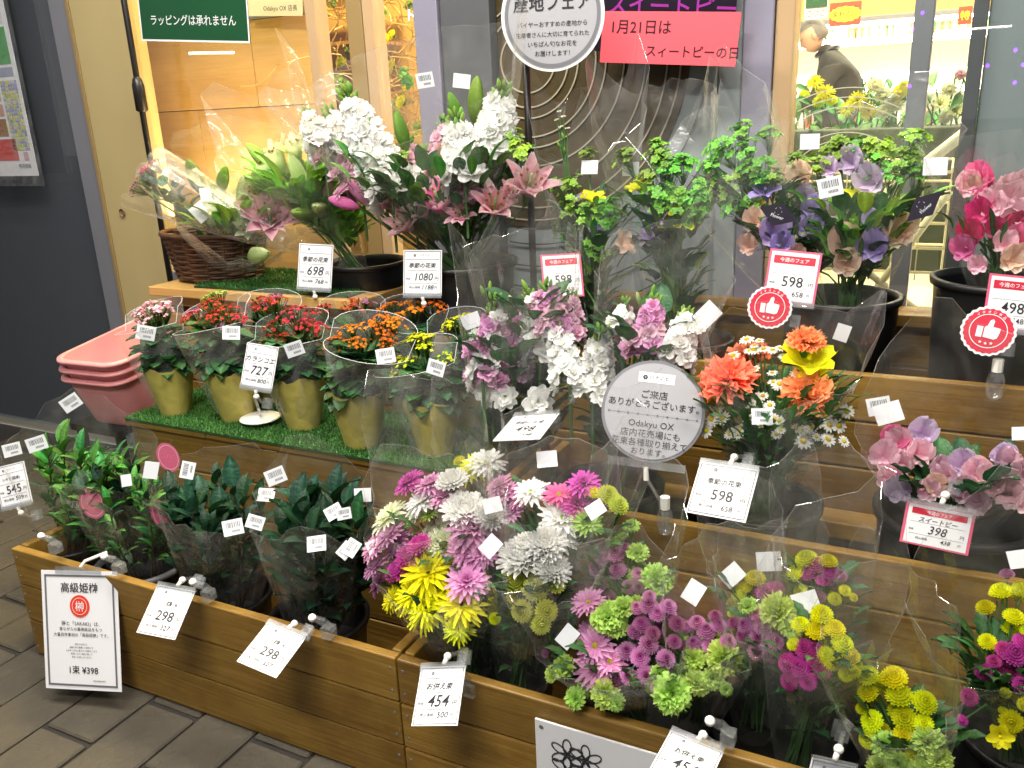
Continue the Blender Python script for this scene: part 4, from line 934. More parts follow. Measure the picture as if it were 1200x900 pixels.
bouquet('bouquet', 'wide bouquet of lavender daisies, pink buttons and lime carnations above the white board', 'bouquet', B['f']+Vector((-.02, -.03, 0)),
 'marg L 690 706 38;carn G 713 724 38;carn G 731 713 26;carn G 722 735 26;button L 760 710 25;button L 770 720 22;button L 783 711 22;button L 746 713 20;button L 761 699 18;button D 752 732 24;button D 793 731 22;marg L 698 757 46;marg L 700 783 50;marg L 715 775 36;button L 735 763 25;button L 760 755 26;button L 750 770 26;button L 780 772 25;button L 737 793 22;button L 757 791 25;button L 772 806 22;carn G 662 782 26;carn G 675 818 24;carn G 710 812 32;carn G 787 813 42;carn G 773 790 20;carn G 648 790 18;carn G 722 822 20;button D 640 765 14;button D 745 740 22;button D 765 742 20;button D 720 800 20;button D 790 752 20', 1.08, .5,
 dict(r=100, up=40, back=.35, tip=.2, seed=9, ell=.6), [('mum', 44, .045)], [(665, 746, 1.06, 25, .7, 1)])
bouquet('bouquet', 'bouquet of pink buttons with lime carnations right of the wide one', 'bouquet', B['f']+Vector((.07, 0, 0)),
 'button L 817 730 22;button L 828 740 26;button L 842 733 22;button L 833 757 24;button L 853 752 22;button L 813 754 21;carn G 813 772 26;carn G 847 771 38;carn G 817 800 28;carn G 835 795 24;button L 805 735 18;button D 802 760 20;carn G 851 808 14;button D 838 722 18', 1.12, .5,
 dict(r=58, up=60, back=.5, tip=.25, seed=10), [('mum', 22, .045)], [(813, 694, 1.22, 26, 1.1, 1)])
bouquet('bouquet', 'bouquet of pale pink buttons and a lime bud left of the magenta pompons', 'bouquet', B['g']+Vector((-.06, .02, 0)),
 'button L 887 720 20;button L 873 733 22;button L 895 734 27;button L 888 748 24;button L 908 751 24;button L 887 764 22;carn G 912 718 40;carn G 877 711 20;button D 870 745 18;button D 905 768 20;button D 860 730 18;carn G 925 735 26', 1.14, .5,
 dict(r=52, up=60, back=.6, tip=.25, seed=11), [('mum', 16, .045)], [(858, 674, 1.24, 26, .8, 1)])
bouquet('bouquet', 'bouquet of dark magenta and bright yellow pompons at the front right', 'bouquet', B['g']+Vector((.02, -.02, -.02)),
 'button M 943 760 26;button M 923 777 26;button M 938 782 28;button M 957 773 26;button M 925 798 24;button M 947 798 24;button M 963 785 24;button M 955 760 18;button Y 938 732 24;button Y 956 740 27;button Y 963 720 28;button Y 978 737 27;button Y 987 755 29;button Y 997 770 26;button Y 967 768 24;button Y 975 775 24;button Y 1000 785 22;button Y 930 755 18;button Y 991 790 20', 1.1, .5,
 dict(r=72, up=45, back=.5, tip=.22, seed=12, ell=.6), [('mum', 30, .045)], [(944, 706, 1.2, 30, .3, 1)])
bouquet('bouquet', 'bouquet of yellow and dull purple pompons against the boards, rear right', 'bouquet', B['g']+Vector((.05, .06, 0)),
 'button Y 945 655 28;button Y 932 672 25;button Y 970 658 24;button Y 990 692 16;button Y 938 692 18;button M 957 663 27;button M 973 672 24;button M 947 673 22;button D 960 700 18;button D 985 675 18;button Y 978 702 18;button Y 1000 700 12;button M 965 680 20', 1.26, .5,
 dict(r=58, up=50, back=.4, tip=.25, seed=13), [('mum', 24, .045)], [(901, 658, 1.3, 28, .2, 1)])
bouquet('bouquet', 'small bouquet of yellow and purple pompons left of the rear yellow one', 'bouquet', B['g']+Vector((-.03, .07, 0)),
 'button Y 885 678 26;button Y 867 697 20;button Y 858 708 18;button Y 873 689 20;button M 897 694 26;button M 910 690 22;button Y 862 690 16;button Y 858 718 14', 1.24, .5,
 dict(r=46, up=50, back=.4, tip=.2, seed=14), [('mum', 16, .045)], [])
bouquet('bouquet', 'bright yellow pompon bouquet with lime carnations at the bottom right', 'bouquet', B['h']+Vector((0, -.02, 0)),
 'button Y 1017 792 28;button Y 1048 794 32;button Y 1054 815 34;button Y 1083 823 31;button Y 1017 812 26;button Y 1022 845 29;button Y 1060 842 31;button Y 1082 848 25;button Y 1060 863 29;button Y 1018 866 25;button Y 1040 795 22;carn G 1038 874 30;carn G 1088 870 34;carn G 1100 890 28;carn G 1053 895 26;button Y 1070 888 24;carn G 1030 898 24;carn G 1082 902 30;button Y 1010 830 16', 1.07, .5,
 dict(r=66, up=85, back=.5, tip=.25, seed=15), [('mum', 30, .05)], [])
bouquet('bouquet', 'bouquet of yellow and purple pompons cut by the right edge', 'bouquet', B['i']+Vector((-.03, -.02, 0)),
 'button Y 1173 693 26;button Y 1155 712 23;button Y 1188 723 26;button Y 1157 752 22;button Y 1195 692 22;button Y 1185 845 29;freesia Y 1172 863 26;button Y 1178 812 14;button M 1153 787 22;button M 1188 767 32;button M 1136 817 23;button M 1128 844 15;button M 1196 803 21;button M 1199 753 26;button D 1180 673 18;button Y 1205 740 20;button M 1175 760 20;button Y 1200 825 18;button M 1165 775 18;button Y 1215 700 26;button M 1215 780 26;button Y 1218 840 26', 1.12, .6,
 dict(r=85, up=60, back=.4, tip=.2, seed=16), [('mum', 60, .05), ('fern', 30, .04)], [(1196, 655, 1.2, 26, .4, 1)])
# ------------------------------------------------------------------ stocks (middle row)
t = bouquet('bouquet', 'pink and white stock bouquet right of the potted kalanchoes', 'bouquet', B['s1']+Vector((-.03, 0, 0)),
 'floret W 570 458 32;floret W 592 464 28;floret W 630 470 32;bud G 566 342 14;bud G 574 336 12;floret L 570 425 36;floret L 553 410 26;floret L 552 438 24;floret W 558 392 20', 1.44, .4,
 dict(r=62, up=75, back=.15, tip=.2, seed=17), [('heart', 34, .06)], [(552, 376, 1.45, 22, .3, 1)])
stock(t, (580, 350), (575, 452), 1.43, 50, 'LLLW', 18); stock(t, (612, 365), (603, 445), 1.46, 46, 'LSL', 15); stock(t, (560, 395), (566, 450), 1.4, 40, 'LWL', 10)
t = bouquet('bouquet', 'white stock bouquet with mauve tips left of the round sign', 'bouquet', B['s1']+Vector((.08, .02, 0)),
 'floret W 642 385 24;bud G 615 335 14;bud G 640 330 12;floret S 632 348 20;floret W 625 352 18;bud C 600 352 12;floret S 618 362 22', 1.47, .4,
 dict(r=68, up=60, back=.15, tip=.2, seed=18), [('heart', 30, .065), ('lance', 12, .08)], [])
stock(t, (640, 335), (650, 395), 1.47, 48, 'LSL', 14); stock(t, (620, 345), (632, 425), 1.46, 44, 'WWW', 14); stock(t, (650, 375), (668, 450), 1.42, 46, 'WW', 16); stock(t, (670, 345), (668, 400), 1.5, 40, 'SS', 12)
t = bouquet('bouquet', 'white and pink stock bouquet directly behind the round sign', 'bouquet', B['s2']+Vector((.0, 0, 0)),
 'floret L 762 402 36;floret W 785 418 30;floret W 706 398 26;bud G 765 340 12;bud C 748 350 14;floret W 723 376 28;floret L 742 410 30;bud C 800 368 14;floret W 815 385 18', 1.48, .4,
 dict(r=76, up=60, back=.15, tip=.25, seed=19), [('heart', 30, .065), ('lance', 12, .08)], [(829, 369, 1.5, 28, .75, 1)])
stock(t, (768, 350), (755, 412), 1.47, 46, 'LSL', 15); stock(t, (733, 352), (727, 405), 1.5, 34, 'WS', 10); stock(t, (805, 365), (792, 425), 1.47, 46, 'WWW', 15); stock(t, (706, 385), (694, 468), 1.43, 50, 'WWW', 18)
# chamomile and carnations
rn = random.Random(11); ch = ''
for k in range(52):
    px, py = rn.choice([(900, 415), (895, 455), (850, 492), (885, 498), (970, 498), (905, 485), (925, 440), (950, 500)]); ch += 'cham W %.0f %.0f %.0f;' % (px+rn.uniform(-26, 26), py+rn.uniform(-20, 20), rn.uniform(11, 16))
t = bouquet('bouquet', 'orange carnation bouquet with white chamomile and yellow freesia', 'bouquet', B['ch'],
 'carn O 853 449 62;carn O 948 463 54;carn O 944 402 40;carn O 878 423 50 .05;freesia Y 948 420 54;freesia Y 953 437 30;bud Y 829 467 19;bud Y 961 448 18;cham W 875 398 17;cham W 895 409 15;cham W 859 417 17;cham W 887 467 18;cham W 847 490 18;cham W 834 491 18;cham W 828 505 18;cham W 967 488 19;cham W 972 498 18;cham W 983 499 18;cham W 992 482 19;cham W 941 517 20;cham W 934 439 16;cham W 877 497 17;cham W 907 491 16;' + ch, 1.42, .45,
 dict(r=88, up=50, back=.12, tip=.25, seed=20), [('fern', 120, .05), ('mum', 50, .045), ('lance', 20, .06)], [(987, 390, 1.5, 20, 1.3, 1), (893, 488, 1.33, 24, 0)])
# lying sweet peas
bouquet('bouquet', 'pale pink and lilac sweet peas lying in wide clear wrap in the large bucket', 'bouquet', B['sp'],
 'pea P 1035 535 38;pea H 1044 515 34;pea P 1058 520 36;pea B 1080 508 36;pea P 1075 532 34;pea P 1040 560 36;pea B 1052 575 34;pea P 1062 545 30;pea S 1100 548 30;pea B 1130 545 36;pea P 1145 555 38;pea P 1165 565 40;pea S 1190 545 38;pea P 1185 580 40;pea P 1128 575 36;pea A 1100 570 30;pea P 1200 560 40;pea S 1150 590 34;pea B 1170 535 34;pea S 1112 558 30;pea P 1205 590 36;pea P 1085 575 30', 1.42, .6,
 dict(r=98, up=50, back=.5, tip=.2, seed=21, ell=.9), [('heart', 20, .05)], [(1041, 484, 1.5, 30, .4, 1), (1030, 476, 1.53, 26, .3), (1197, 508, 1.5, 20, .3, 1)])
# ------------------------------------------------------------------ rear row
t = bouquet('bouquet', 'large bouquet of white stocks and pink lilies in the centre of the rear row', 'bouquet', B['l2'],
 'hlily H 514 236 64;hlily P 474 262 48;hlily P 580 240 58;hlily P 621 215 66;dlily P 540 250 40;bud H 403 238 34;bud H 372 168 24;bud G 558 118 46;bud G 533 128 34;bud G 470 155 40;bud G 441 207 38;hlily H 452 236 40;bud P 430 215 30;bud H 420 225 34;floret S 540 232 24;hlily S 497 250 30;umbel G 600 160 20;umbel G 610 175 22;bud P 515 180 24;full S 400 225 26;full S 425 210 24;full L 455 222 24;full S 540 222 26;bud C 565 150 40;hlily P 600 225 36;floret S 395 205 24;floret S 375 185 20;full L 560 228 22;umbel G 470 185 18;umbel G 545 185 16', 1.72, .35,
 dict(r=150, up=80, back=.2, tip=.22, seed=22, ell=.6, wob=.05), [('laurel', 50, .08), ('heart', 70, .055), ('fern', 50, .05), ('lance', 16, .08)], [(498, 94, 1.8, 21, .1), (541, 95, 1.8, 20, -.15, 1), (376, 158, 1.72, 20, -.4)], anchor=None)
stock(t, (405, 108), (450, 205), 1.72, 60, 'WWW', 22); stock(t, (430, 150), (460, 235), 1.69, 54, 'WWW', 18); stock(t, (360, 132), (380, 178), 1.74, 44, 'WWW', 12); stock(t, (534, 135), (545, 215), 1.69, 56, 'WWW', 20)
stock(t, (590, 102), (575, 180), 1.76, 56, 'WWW', 20); stock(t, (478, 165), (486, 238), 1.76, 44, 'SWS', 14); stock(t, (562, 165), (560, 225), 1.78, 46, 'WWS', 14); stock(t, (500, 175), (498, 240), 1.78, 40, 'SSW', 12); stock(t, (400, 165), (425, 225), 1.76, 44, 'SSL', 12); stock(t, (385, 130), (405, 190), 1.78, 46, 'WWW', 14); stock(t, (520, 140), (513, 205), 1.78, 36, 'SSS', 12)
t = bouquet('bouquet', 'yellow green lily bouquet leaning left beside the wicker basket', 'bouquet', B['l1']+Vector((-.02, 0, 0)),
 'hlily C 322 190 66;bud C 350 205 44;bud G 360 250 44;freesia Y 293 210 26;bud C 330 225 50;hlily C 345 175 48;bud P 385 225 30;hlily C 300 215 44;bud G 305 185 40;bud C 375 245 44;hlily W 350 230 46', 1.78, .3,
 dict(r=95, up=60, back=.25, tip=.3, seed=23), [('lime', 90, .1), ('lance', 10, .1)], [])
# basket
bp = at(262, 318, 1.84); zb = .775
bk = thing('wicker_basket', 'dark wicker basket on the turf at the left end of the top shelf', 'basket', (at(258, 318, 1.84).x, 1.84, zb))
mb = MB(); rb, H_ = .135, .13; rn = random.Random(2)
for k in range(17):
    z = .004+H_*k/17; r = rb*(.86+.2*k/17); pts = [((r+.004*sin(j*pi/2*1.0+(pi if k % 2 else 0)))*cos(2*pi*j/32)*1.15, (r+.004*sin(j*pi/2+(pi if k % 2 else 0)))*sin(2*pi*j/32)*.85, z+rn.uniform(-.001, .001)) for j in range(33)]
    mb.tube(pts, .0042, 5, cap=False)
link('woven_wall', mb.mesh('woven_wall', M['wicker'], True), bk)
for k in range(16): mb = MB(); a = 2*pi*k/16; mb.tube([(rb*.86*1.15*cos(a), rb*.86*.85*sin(a), 0), (rb*1.08*1.15*cos(a), rb*1.08*.85*sin(a), H_+.005)], .0035, 5); link('stake', mb.mesh('stake', M['wicker']), bk)
mb = MB(); mb.tube([(rb*1.08*1.15*cos(2*pi*j/40), rb*1.08*.85*sin(2*pi*j/40), H_) for j in range(41)], .008, 6, cap=False); link('basket_rim', mb.mesh('basket_rim', M['wicker'], True), bk)
mb = MB(); mb.lathe([(0, .003), (rb*.95, .003)], 24, (0, 0, 0), None, 0, .8); link('basket_bottom', mb.mesh('basket_bottom', M['wicker']), bk)
bb = Vector(bk.location)+Vector((.03, 0, .08))
bouquet('bouquet', 'pink and cream lily bouquet leaning left in the wicker basket', 'bouquet', bb,
 'dlily P 316 253 66;hlily C 266 246 56;bud C 285 225 40;hlily C 300 225 40;bud G 262 210 36;bud G 230 208 44;bud C 303 299 48;hlily C 290 268 36;bud C 282 236 28;bud G 252 226 26', 1.72, .3,
 dict(r=84, up=40, back=.3, tip=.25, seed=24), [('lime', 44, .08), ('lance', 16, .08)], [(238, 246, 1.7, 26, .6, 1), (246, 228, 1.74, 22, .1, 1)], anchor=bb)
t = bouquet('potted_kalanchoe', 'small red kalanchoe tipped over in clear wrap at the left of the basket', 'potted plant', at(240, 270, 1.76),
 'kal R 182 192 24;kal R 172 205 28;kal H 168 202 22;kal D 160 220 26;bud G 210 240 14', 1.74, .3, None, [('kal', 12, .05)], [], anchor=at(225, 255, 1.76))
sleeve(t, at(335, 285, 1.72), at(185, 215, 1.72), .02, .095, .15, .15, 26, 'frost')
# green sprays
UG = [('fern', 34, .06), ('heart', 8, .055), ('lime', 12, .055)]
bouquet('bouquet', 'green spray bouquet with a violet and a yellow freesia behind the 598 card', 'bouquet', B['r1']+Vector((-.01, 0, 0)),
 'umbel G 668 218 26;umbel G 690 180 20;umbel G 663 242 28;umbel G 693 247 30;umbel G 718 243 24;umbel G 650 215 18;umbel G 683 262 24;umbel G 655 262 20;freesia V 700 262 28;freesia Y 695 230 28;freesia B 678 232 20;umbel G 712 258 20;freesia A 733 284 26;umbel G 700 290 22', 1.82, .3,
 dict(r=66, up=85, back=.15, tip=.25, seed=27), UG+[('lance', 6, .07)], [(691, 196, 1.84, 20, 0, 1)])
bouquet('bouquet', 'green spray bouquet with a large yellow freesia in front of the ring disc', 'bouquet', B['r2']+Vector((-.01, 0, 0)),
 'umbel G 733 182 26;umbel G 768 170 22;umbel G 773 186 30;umbel G 785 200 32;umbel G 803 190 28;umbel G 770 228 32;umbel G 818 235 30;umbel G 808 250 28;umbel G 795 228 24;umbel G 775 245 24;freesia Y 748 217 26;freesia Y 785 258 36;freesia Y 803 254 34;freesia V 768 256 34;freesia V 766 272 26;freesia B 758 276 24;umbel G 760 205 22;umbel G 822 215 20', 1.8, .3,
 dict(r=70, up=75, back=.15, tip=.25, seed=28), UG+[('heart', 8, .065)], [(739, 198, 1.84, 20, .0, 1)])
bouquet('bouquet', 'green spray bouquet left of the black diamond tag', 'bouquet', B['r3']+Vector((-.05, .0, 0)),
 'umbel G 845 172 30;umbel G 867 152 24;umbel G 871 175 30;umbel G 900 156 24;umbel G 843 215 28;umbel G 852 225 30;umbel G 887 195 32;umbel G 858 242 28;umbel G 910 208 28;umbel G 895 208 24;umbel G 830 195 22;umbel G 868 205 24;freesia V 897 222 34;pea V 905 275 40;pea A 884 262 30;freesia Y 888 238 18;umbel G 880 235 22;pea V 915 290 30;pea A 880 290 26', 1.8, .3,
 dict(r=76, up=70, back=.15, tip=.25, seed=29), UG+[('heart', 10, .08)], [(838, 180, 1.84, 24, 1.2, 1)])
dt = bouquet('bouquet', 'violet and peach sweet pea bouquet with green sprays above the black bucket', 'bouquet', B['r3']+Vector((.02, 0, 0)),
 'umbel G 932 190 30;umbel G 957 193 28;umbel G 985 170 32;umbel G 1000 174 26;umbel G 1032 172 30;umbel G 1030 186 26;umbel G 1072 163 30;umbel G 1079 202 32;umbel G 1060 188 26;umbel G 1048 205 24;umbel G 1068 180 24;pea V 955 251 36;pea V 1023 293 40;pea V 1027 261 26;pea A 992 290 44;pea A 1048 275 42;pea A 942 210 34;freesia Y 1004 229 34;pea B 1025 216 38;pea B 1000 193 34;pea B 941 232 26;pea A 990 312 34;pea B 975 200 26;pea V 948 270 30;umbel G 1015 200 20;pea A 930 300 24', 1.8, .3,
 dict(r=98, up=70, back=.15, tip=.2, seed=30, ell=.7), UG+[('heart', 12, .06), ('lime', 26, .075)], [(973, 219, 1.68, 28, .25), (949, 166, 1.86, 22, 0, 1), (1096, 195, 1.8, 26, 0, 1)])
def diamond(parent, px, py, Y, w_, spin, asp):
    p = at(px, py, Y); s = wsize(w_, p); mb = MB(); k = [(-.5, 0), (0, -asp/2), (.5, 0), (0, asp/2)]
    mb.add([(x, y, 0) for x, y in k]+[(x, y, .015) for x, y in k], [(3, 2, 1, 0), (4, 5, 6, 7)]+[(i, (i+1) % 4, (i+1) % 4+4, i+4) for i in range(4)])
    for i in range(5):
        a = 2*pi*i/5; mb.add([(-.03+.05*cos(a+.4*j)+.045*cos(a), asp*.12+.05*sin(a+.4*j)+.045*sin(a), .019) for j in (-1, 0, 1, 2)], [(0, 1, 2, 3)], None, 1)
    put_text(mb, 'Flower', 0, -.1*asp, h=.1*asp+.02, z=.019, mi=1)
    link('diamond_tag', mb.mesh('diamond_tag', [M['night'], M['sticker']]), parent, p-woff(parent), facing((EYE-p).normalized(), spin), s)
diamond(dt, 912, 251, 1.66, 46, -.35, .62); diamond(dt, 1083, 242, 1.66, 50, .8, .55)
bouquet('bouquet', 'hot pink and crimson sweet pea bouquet in the tall bucket at the right edge', 'bouquet', B['r4'],
 'pea P 1130 220 32;pea H 1153 213 38;pea A 1143 222 26;pea P 1183 232 46;pea K 1153 252 32;pea P 1168 242 36;pea K 1140 278 36;pea H 1133 295 32;pea K 1182 268 32;pea P 1146 313 24;pea A 1183 307 36;pea P 1177 288 30;pea P 1195 255 36;pea K 1165 270 26;pea P 1205 240 36;pea H 1200 285 36;pea H 1150 235 24;pea P 1160 225 26', 1.8, .3,
 dict(r=66, up=80, back=.1, tip=.2, seed=31, ell=.7), [('lance', 8, .06)], [])
# gypsophila sprig against the disc
t = bouquet('flower_sprig', 'thin sprig of tiny white flowers in front of the brown disc', 'flower sprig', B['r1']+Vector((-.05, .03, .05)),
 'cham W 655 130 6;cham W 660 136 7;cham W 652 140 6;cham W 657 148 6;cham W 665 150 6;bud G 660 160 8;bud G 655 170 8;bud G 662 176 7', 1.84, .1, None, [('fern', 6, .03)])
# ------------------------------------------------------------------ potted kalanchoes
def kalpot(label, bx, by, Y, fl, wpx=62, hpx=56, sl=True, stick=(), seed=0, topc=None):
    p = atz(bx, by, .516) if Y is None else at(bx, by, Y); p.z = .516; k = depth(p)/FPX
    t = thing('potted_kalanchoe', label, 'potted plant', p, 'potted kalanchoes on the turf'); H_ = hpx*k*1.06; r1 = wpx*k/2; r0 = r1*.56; mb = MB(); rn = random.Random(seed); n = 30
    vs = []
    for i in range(7):
        tt = i/6; 
        for j in range(n): r = (r0+(r1-r0)*tt)*(1+rn.uniform(-.02, .02)+.02*sin(j*2.1+i)); vs.append((r*cos(2*pi*j/n), r*sin(2*pi*j/n), H_*tt+(.006*sin(j*1.3+seed)+rn.uniform(-.003, .003) if i == 6 else 0)))
    mb.add(vs, [(i*n+j, i*n+(j+1) % n, (i+1)*n+(j+1) % n, (i+1)*n+j) for i in range(6) for j in range(n)]); mb.add([(r0*cos(2*pi*j/n), r0*sin(2*pi*j/n), .002) for j in range(n)], [tuple(range(n))])
    link('paper_pot_wrap', mb.mesh('paper_pot_wrap', M['kraft'], True), t)
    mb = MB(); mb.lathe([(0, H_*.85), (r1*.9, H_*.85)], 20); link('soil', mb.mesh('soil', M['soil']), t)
    F = parse(fl); xs = [f[2] for f in F]; ys = [f[3] for f in F]; cxp, cyp = sum(xs)/len(xs), sum(ys)/len(ys); smb = MB(); ft = Vector((p.x, p.y, p.z+H_*.9))
    for kd, c, px, py, s, dy in F:
        q = at(px, py, p.y-.5*(py-cyp)*k+dy); link(NAME[kd], bot(kd, c, rn.randrange(3)), t, q-p, aim((q-ft).normalized()+Vector((0, -.35, .6))), wsize(s, q)*1.3)
        smb.tube([q-Vector((0, 0, .01)), q.lerp(ft, .5), ft], .0022, 4)
    part('stem_bundle', smb, M['stem'], t, kind='stuff')
    top = at(cxp, cyp, p.y)
    for i in range(52):
        an = i*2.4; tt = rn.uniform(.0, .85); c_ = ft.lerp(top, tt*.85); R_ = r1*(.35+.75*sin(pi*min(1, tt+.25)))*rn.uniform(.3, 1.0); d = Vector((cos(an), sin(an), rn.uniform(-.25, .55))).normalized(); z = Vector((0, 0, 1)); y = z.cross(d).normalized(); z = d.cross(y)
        link('leaf', leafm('kal', rn.randrange(5)), t, c_+Vector((cos(an)*R_*.4, sin(an)*R_*.4, 0))-p, Matrix((d, y, z)).transposed().to_quaternion(), r1*rn.uniform(.85, 1.15))
    for i in range(18):
        an = i*2.4; d = Vector((cos(an), sin(an), rn.uniform(-.45, .1))).normalized(); z = Vector((0, 0, 1)); y = z.cross(d).normalized(); z = d.cross(y)
        link('leaf', leafm('kal', rn.randrange(5)), t, Vector((cos(an)*r1*.45, sin(an)*r1*.45, H_*rn.uniform(.95, 1.25))), Matrix((d, y, z)).transposed().to_quaternion(), r1*rn.uniform(.75, .95))
    if sl:
        tp = at(cxp, cyp+16, p.y); rr = r1*1.5
        o, rim = sleeve(t, p+Vector((0, 0, .004)), tp, r0*1.05, rr, .26, 0, seed, 'frost', nth=30, flare=.7, wob=.008, ell=.8)
        mb = MB(); mb.tube(rim+[rim[0]], .0006, 4, cap=False); part('sleeve_edge', mb, M['sticker'], t)
    for q in stick: add_sticker(t, *q)
    return t
kalpot('red kalanchoe mostly hidden behind the 727 price card', 318, 470, None, 'kal R 310 356 32;kal D 322 352 26;kal R 298 362 20', 56, 50, seed=11)
kalpot('dark red kalanchoe half hidden behind the orange one', 415, 472, None, 'kal R 417 358 30;kal R 377 364 26;kal D 430 356 20', 56, 50, seed=12)
kalpot('orange kalanchoe in the back row behind the front orange and yellow ones', 480, 482, None, 'kal T 457 363 30;kal T 484 361 32;kal T 510 362 28;kal T 470 372 22', 56, 50, seed=13)
kalpot('yellow kalanchoe at the right end of the back row, mostly hidden', 548, 500, None, 'kal Y 533 378 24;kal Y 545 372 20;kal Y 523 385 14', 50, 46, seed=14)
kalpot('pale pink kalanchoe at the left end beside the pink tubs', 207, 484, None, 'kal P 177 362 36;kal P 172 374 30;kal S 190 366 24;kal P 165 366 22', 58, 56, stick=[(171, 390, 1.36, 21, -.3)], seed=15)
kalpot('coral red kalanchoe with a lime topped head, second from left', 280, 490, None, 'kal R 226 371 28;kal H 224 370 22;kal R 246 358 30;kal R 248 372 30;kal R 264 366 30;kal R 278 374 22;kal G 255 346 22 .05;kal G 243 350 16 .05;kal D 258 384 18', 66, 60, stick=[(271, 390, 1.37, 20, -.1)], seed=16)
kalpot('red kalanchoe with four tall heads right of the 727 price card', 357, 500, None, 'kal R 318 357 34;kal R 346 369 38;kal R 322 382 28;kal R 313 398 24;kal R 368 387 28;kal R 335 395 22;kal R 358 380 24', 66, 62, stick=[(345, 409, 1.34, 21, .25)], seed=17)
kalpot('front orange kalanchoe between the red and the yellow one', 425, 521, None, 'kal T 410 387 24;kal T 392 401 24;kal T 422 402 26;kal T 434 385 28;kal T 448 378 28;kal T 450 393 26;kal T 464 380 24;kal T 455 404 22;kal T 403 404 20', 70, 66, stick=[(452, 417, 1.3, 22, .1)], seed=18)
kalpot('front yellow kalanchoe at the right end beside the stocks', 511, 530, None, 'kal Y 484 400 28;kal Y 497 408 26;kal Y 474 427 28;kal Y 463 440 18;kal Y 490 395 22;kal Y 523 419 20;kal Y 465 424 20;kal Y 500 396 20', 70, 66, stick=[(511, 431, 1.31, 22, -.25)], seed=19)
# ------------------------------------------------------------------ pink tubs
def tub(label, c, rotz, tilt, s=1):
    t = thing('plastic_tub', label, 'tub', c, 'stacked pink plastic tubs'); n = 10; W_, D_, H_ = .112, .165, .15
    def ring(w_, d_, z, r=.05):
        out = []
        for qx, qy, a0 in ((1, 1, 0), (-1, 1, pi/2), (-1, -1, pi), (1, -1, 3*pi/2)):
            for j in range(n): a = a0+pi/2*j/(n-1); out.append((qx*(w_-r)+r*cos(a), qy*(d_-r)+r*sin(a), z))
        return out
    mb = MB(); rings = [ring(W_*.72, D_*.78, 0, .035), ring(W_*.78, D_*.82, .01), ring(W_*.97, D_*.97, H_-.02), ring(W_*.97, D_*.97, H_), ring(W_*1.04, D_*1.03, H_), ring(W_*1.04, D_*1.03, H_-.012)]
    inner = [ring(W_*.96, D_*.96, H_-.001), ring(W_*.77, D_*.81, .014), ring(W_*.7, D_*.76, .006, .035)]
    m = 4*n
    for rs in (rings, inner):
        mb.add([v for r in rs for v in r], [(i*m+j, i*m+(j+1) % m, (i+1)*m+(j+1) % m, (i+1)*m+j) for i in range(len(rs)-1) for j in range(m)])
    mb.add(rings[0], [tuple(range(m))]); mb.add(inner[-1], [tuple(range(m))])
    link('tub_shell', mb.mesh('tub_shell', M['binpink'], True), t); mb = MB(); mb.tube([v for v in ring(W_*1.04, D_*1.03, H_-.006)]+[ring(W_*1.04, D_*1.03, H_-.006)[0]], .0065, 6, cap=False); link('rim_roll', mb.mesh('rim_roll', M['binpink'], True), t)
    t.rotation_euler = (tilt, 0, rotz); return t
for k, lb in enumerate(('lowest of the stacked pink plastic tubs', 'middle one of the stacked pink plastic tubs', 'topmost pink plastic tub, open and empty')):
    tub(lb, (-2.04+.005*k, 1.62-.004*k, .43+.028*k), R(4), R(7))
ts = thing('tub_stand', 'low dark stand under the pink tubs', 'stand', (-2.08, 1.6, 0)); boxpart('stand_top', (-2.2, 1.48, .38), (-2.0, 1.74, .40), M['dark'], ts)
for x in (-2.18, -2.02):
    for y in (1.5, 1.72): boxpart('leg', (x-.01, y-.01, 0), (x+.01, y+.01, .379), M['dark'], ts)
# ------------------------------------------------------------------ cards and signs
def solve_quad(TL, TR, BL, Y, ratio=None, up=True):
    a = at(TL[0], TL[1], Y); best = None
    rt, rl = ray(*TR), ray(*BL)
    for i in range(-30, 31):
        b = EYE+rt*((Y+i*.003)/rt.y)
        for j in range(-40, 41):
            c = EYE+rl*((Y+j*.003)/rl.y); u, v = b-a, c-a
            e = (u.normalized().dot(v.normalized()))**2*4 + (i*.003)**2*6+(j*.003)**2*6
            zz = u.cross(-v)
            if zz.dot(EYE-a) < 0: zz = -zz
            e += max(0, .25-zz.normalized().z)*.35 if up else 0
            if ratio: e += (math.log(v.length/u.length/ratio))**2*.6
            if best is None or e < best[0]: best = (e, u, v)
    e, u, v = best; w_ = u.length; x = u.normalized(); y = -(v-x*v.dot(x)); h = y.length; y.normalize(); z = x.cross(y)
    if z.dot(EYE-a) < 0: z = -z
    c = a+u/2-y*h/2
    return w_, h, Matrix((x, y, z)).transposed().to_4x4(), c
def put(parent, name, mb, m, Mt, c, smooth=False):
    po = woff(parent); mb.v = [tuple(Mt @ Vector(v)+c-po) for v in mb.v]
    return link(name, mb.mesh(name, m, smooth), parent)
def frame_lines(mb, w_, h, ins, th, z=.0012, mi=0):
    a, b = w_/2-ins, h/2-ins
    for q in ((-a, b-th, a, b), (-a, -b, a, -b+th), (-a, -b+th, -a+th, b-th), (a-th, -b+th, a, b-th)): mb.add([(q[0], q[1], z), (q[2], q[1], z), (q[2], q[3], z), (q[0], q[3], z)], [(0, 1, 2, 3)], None, mi)
def rect(mb, x0, y0, x1, y1, z=.0012, mi=0): mb.add([(x0, y0, z), (x1, y0, z), (x1, y1, z), (x0, y1, z)], [(0, 1, 2, 3)], None, mi)
def flower_mark(mb, cx, cy, r, z=.0014, mi=0):
    for i in range(6): a = i*pi/3; mb.add([(cx+r*.62*cos(a)+r*.4*cos(b), cy+r*.62*sin(a)+r*.4*sin(b), z) for b in [2*pi*j/6 for j in range(6)]], [tuple(range(6))], None, mi)
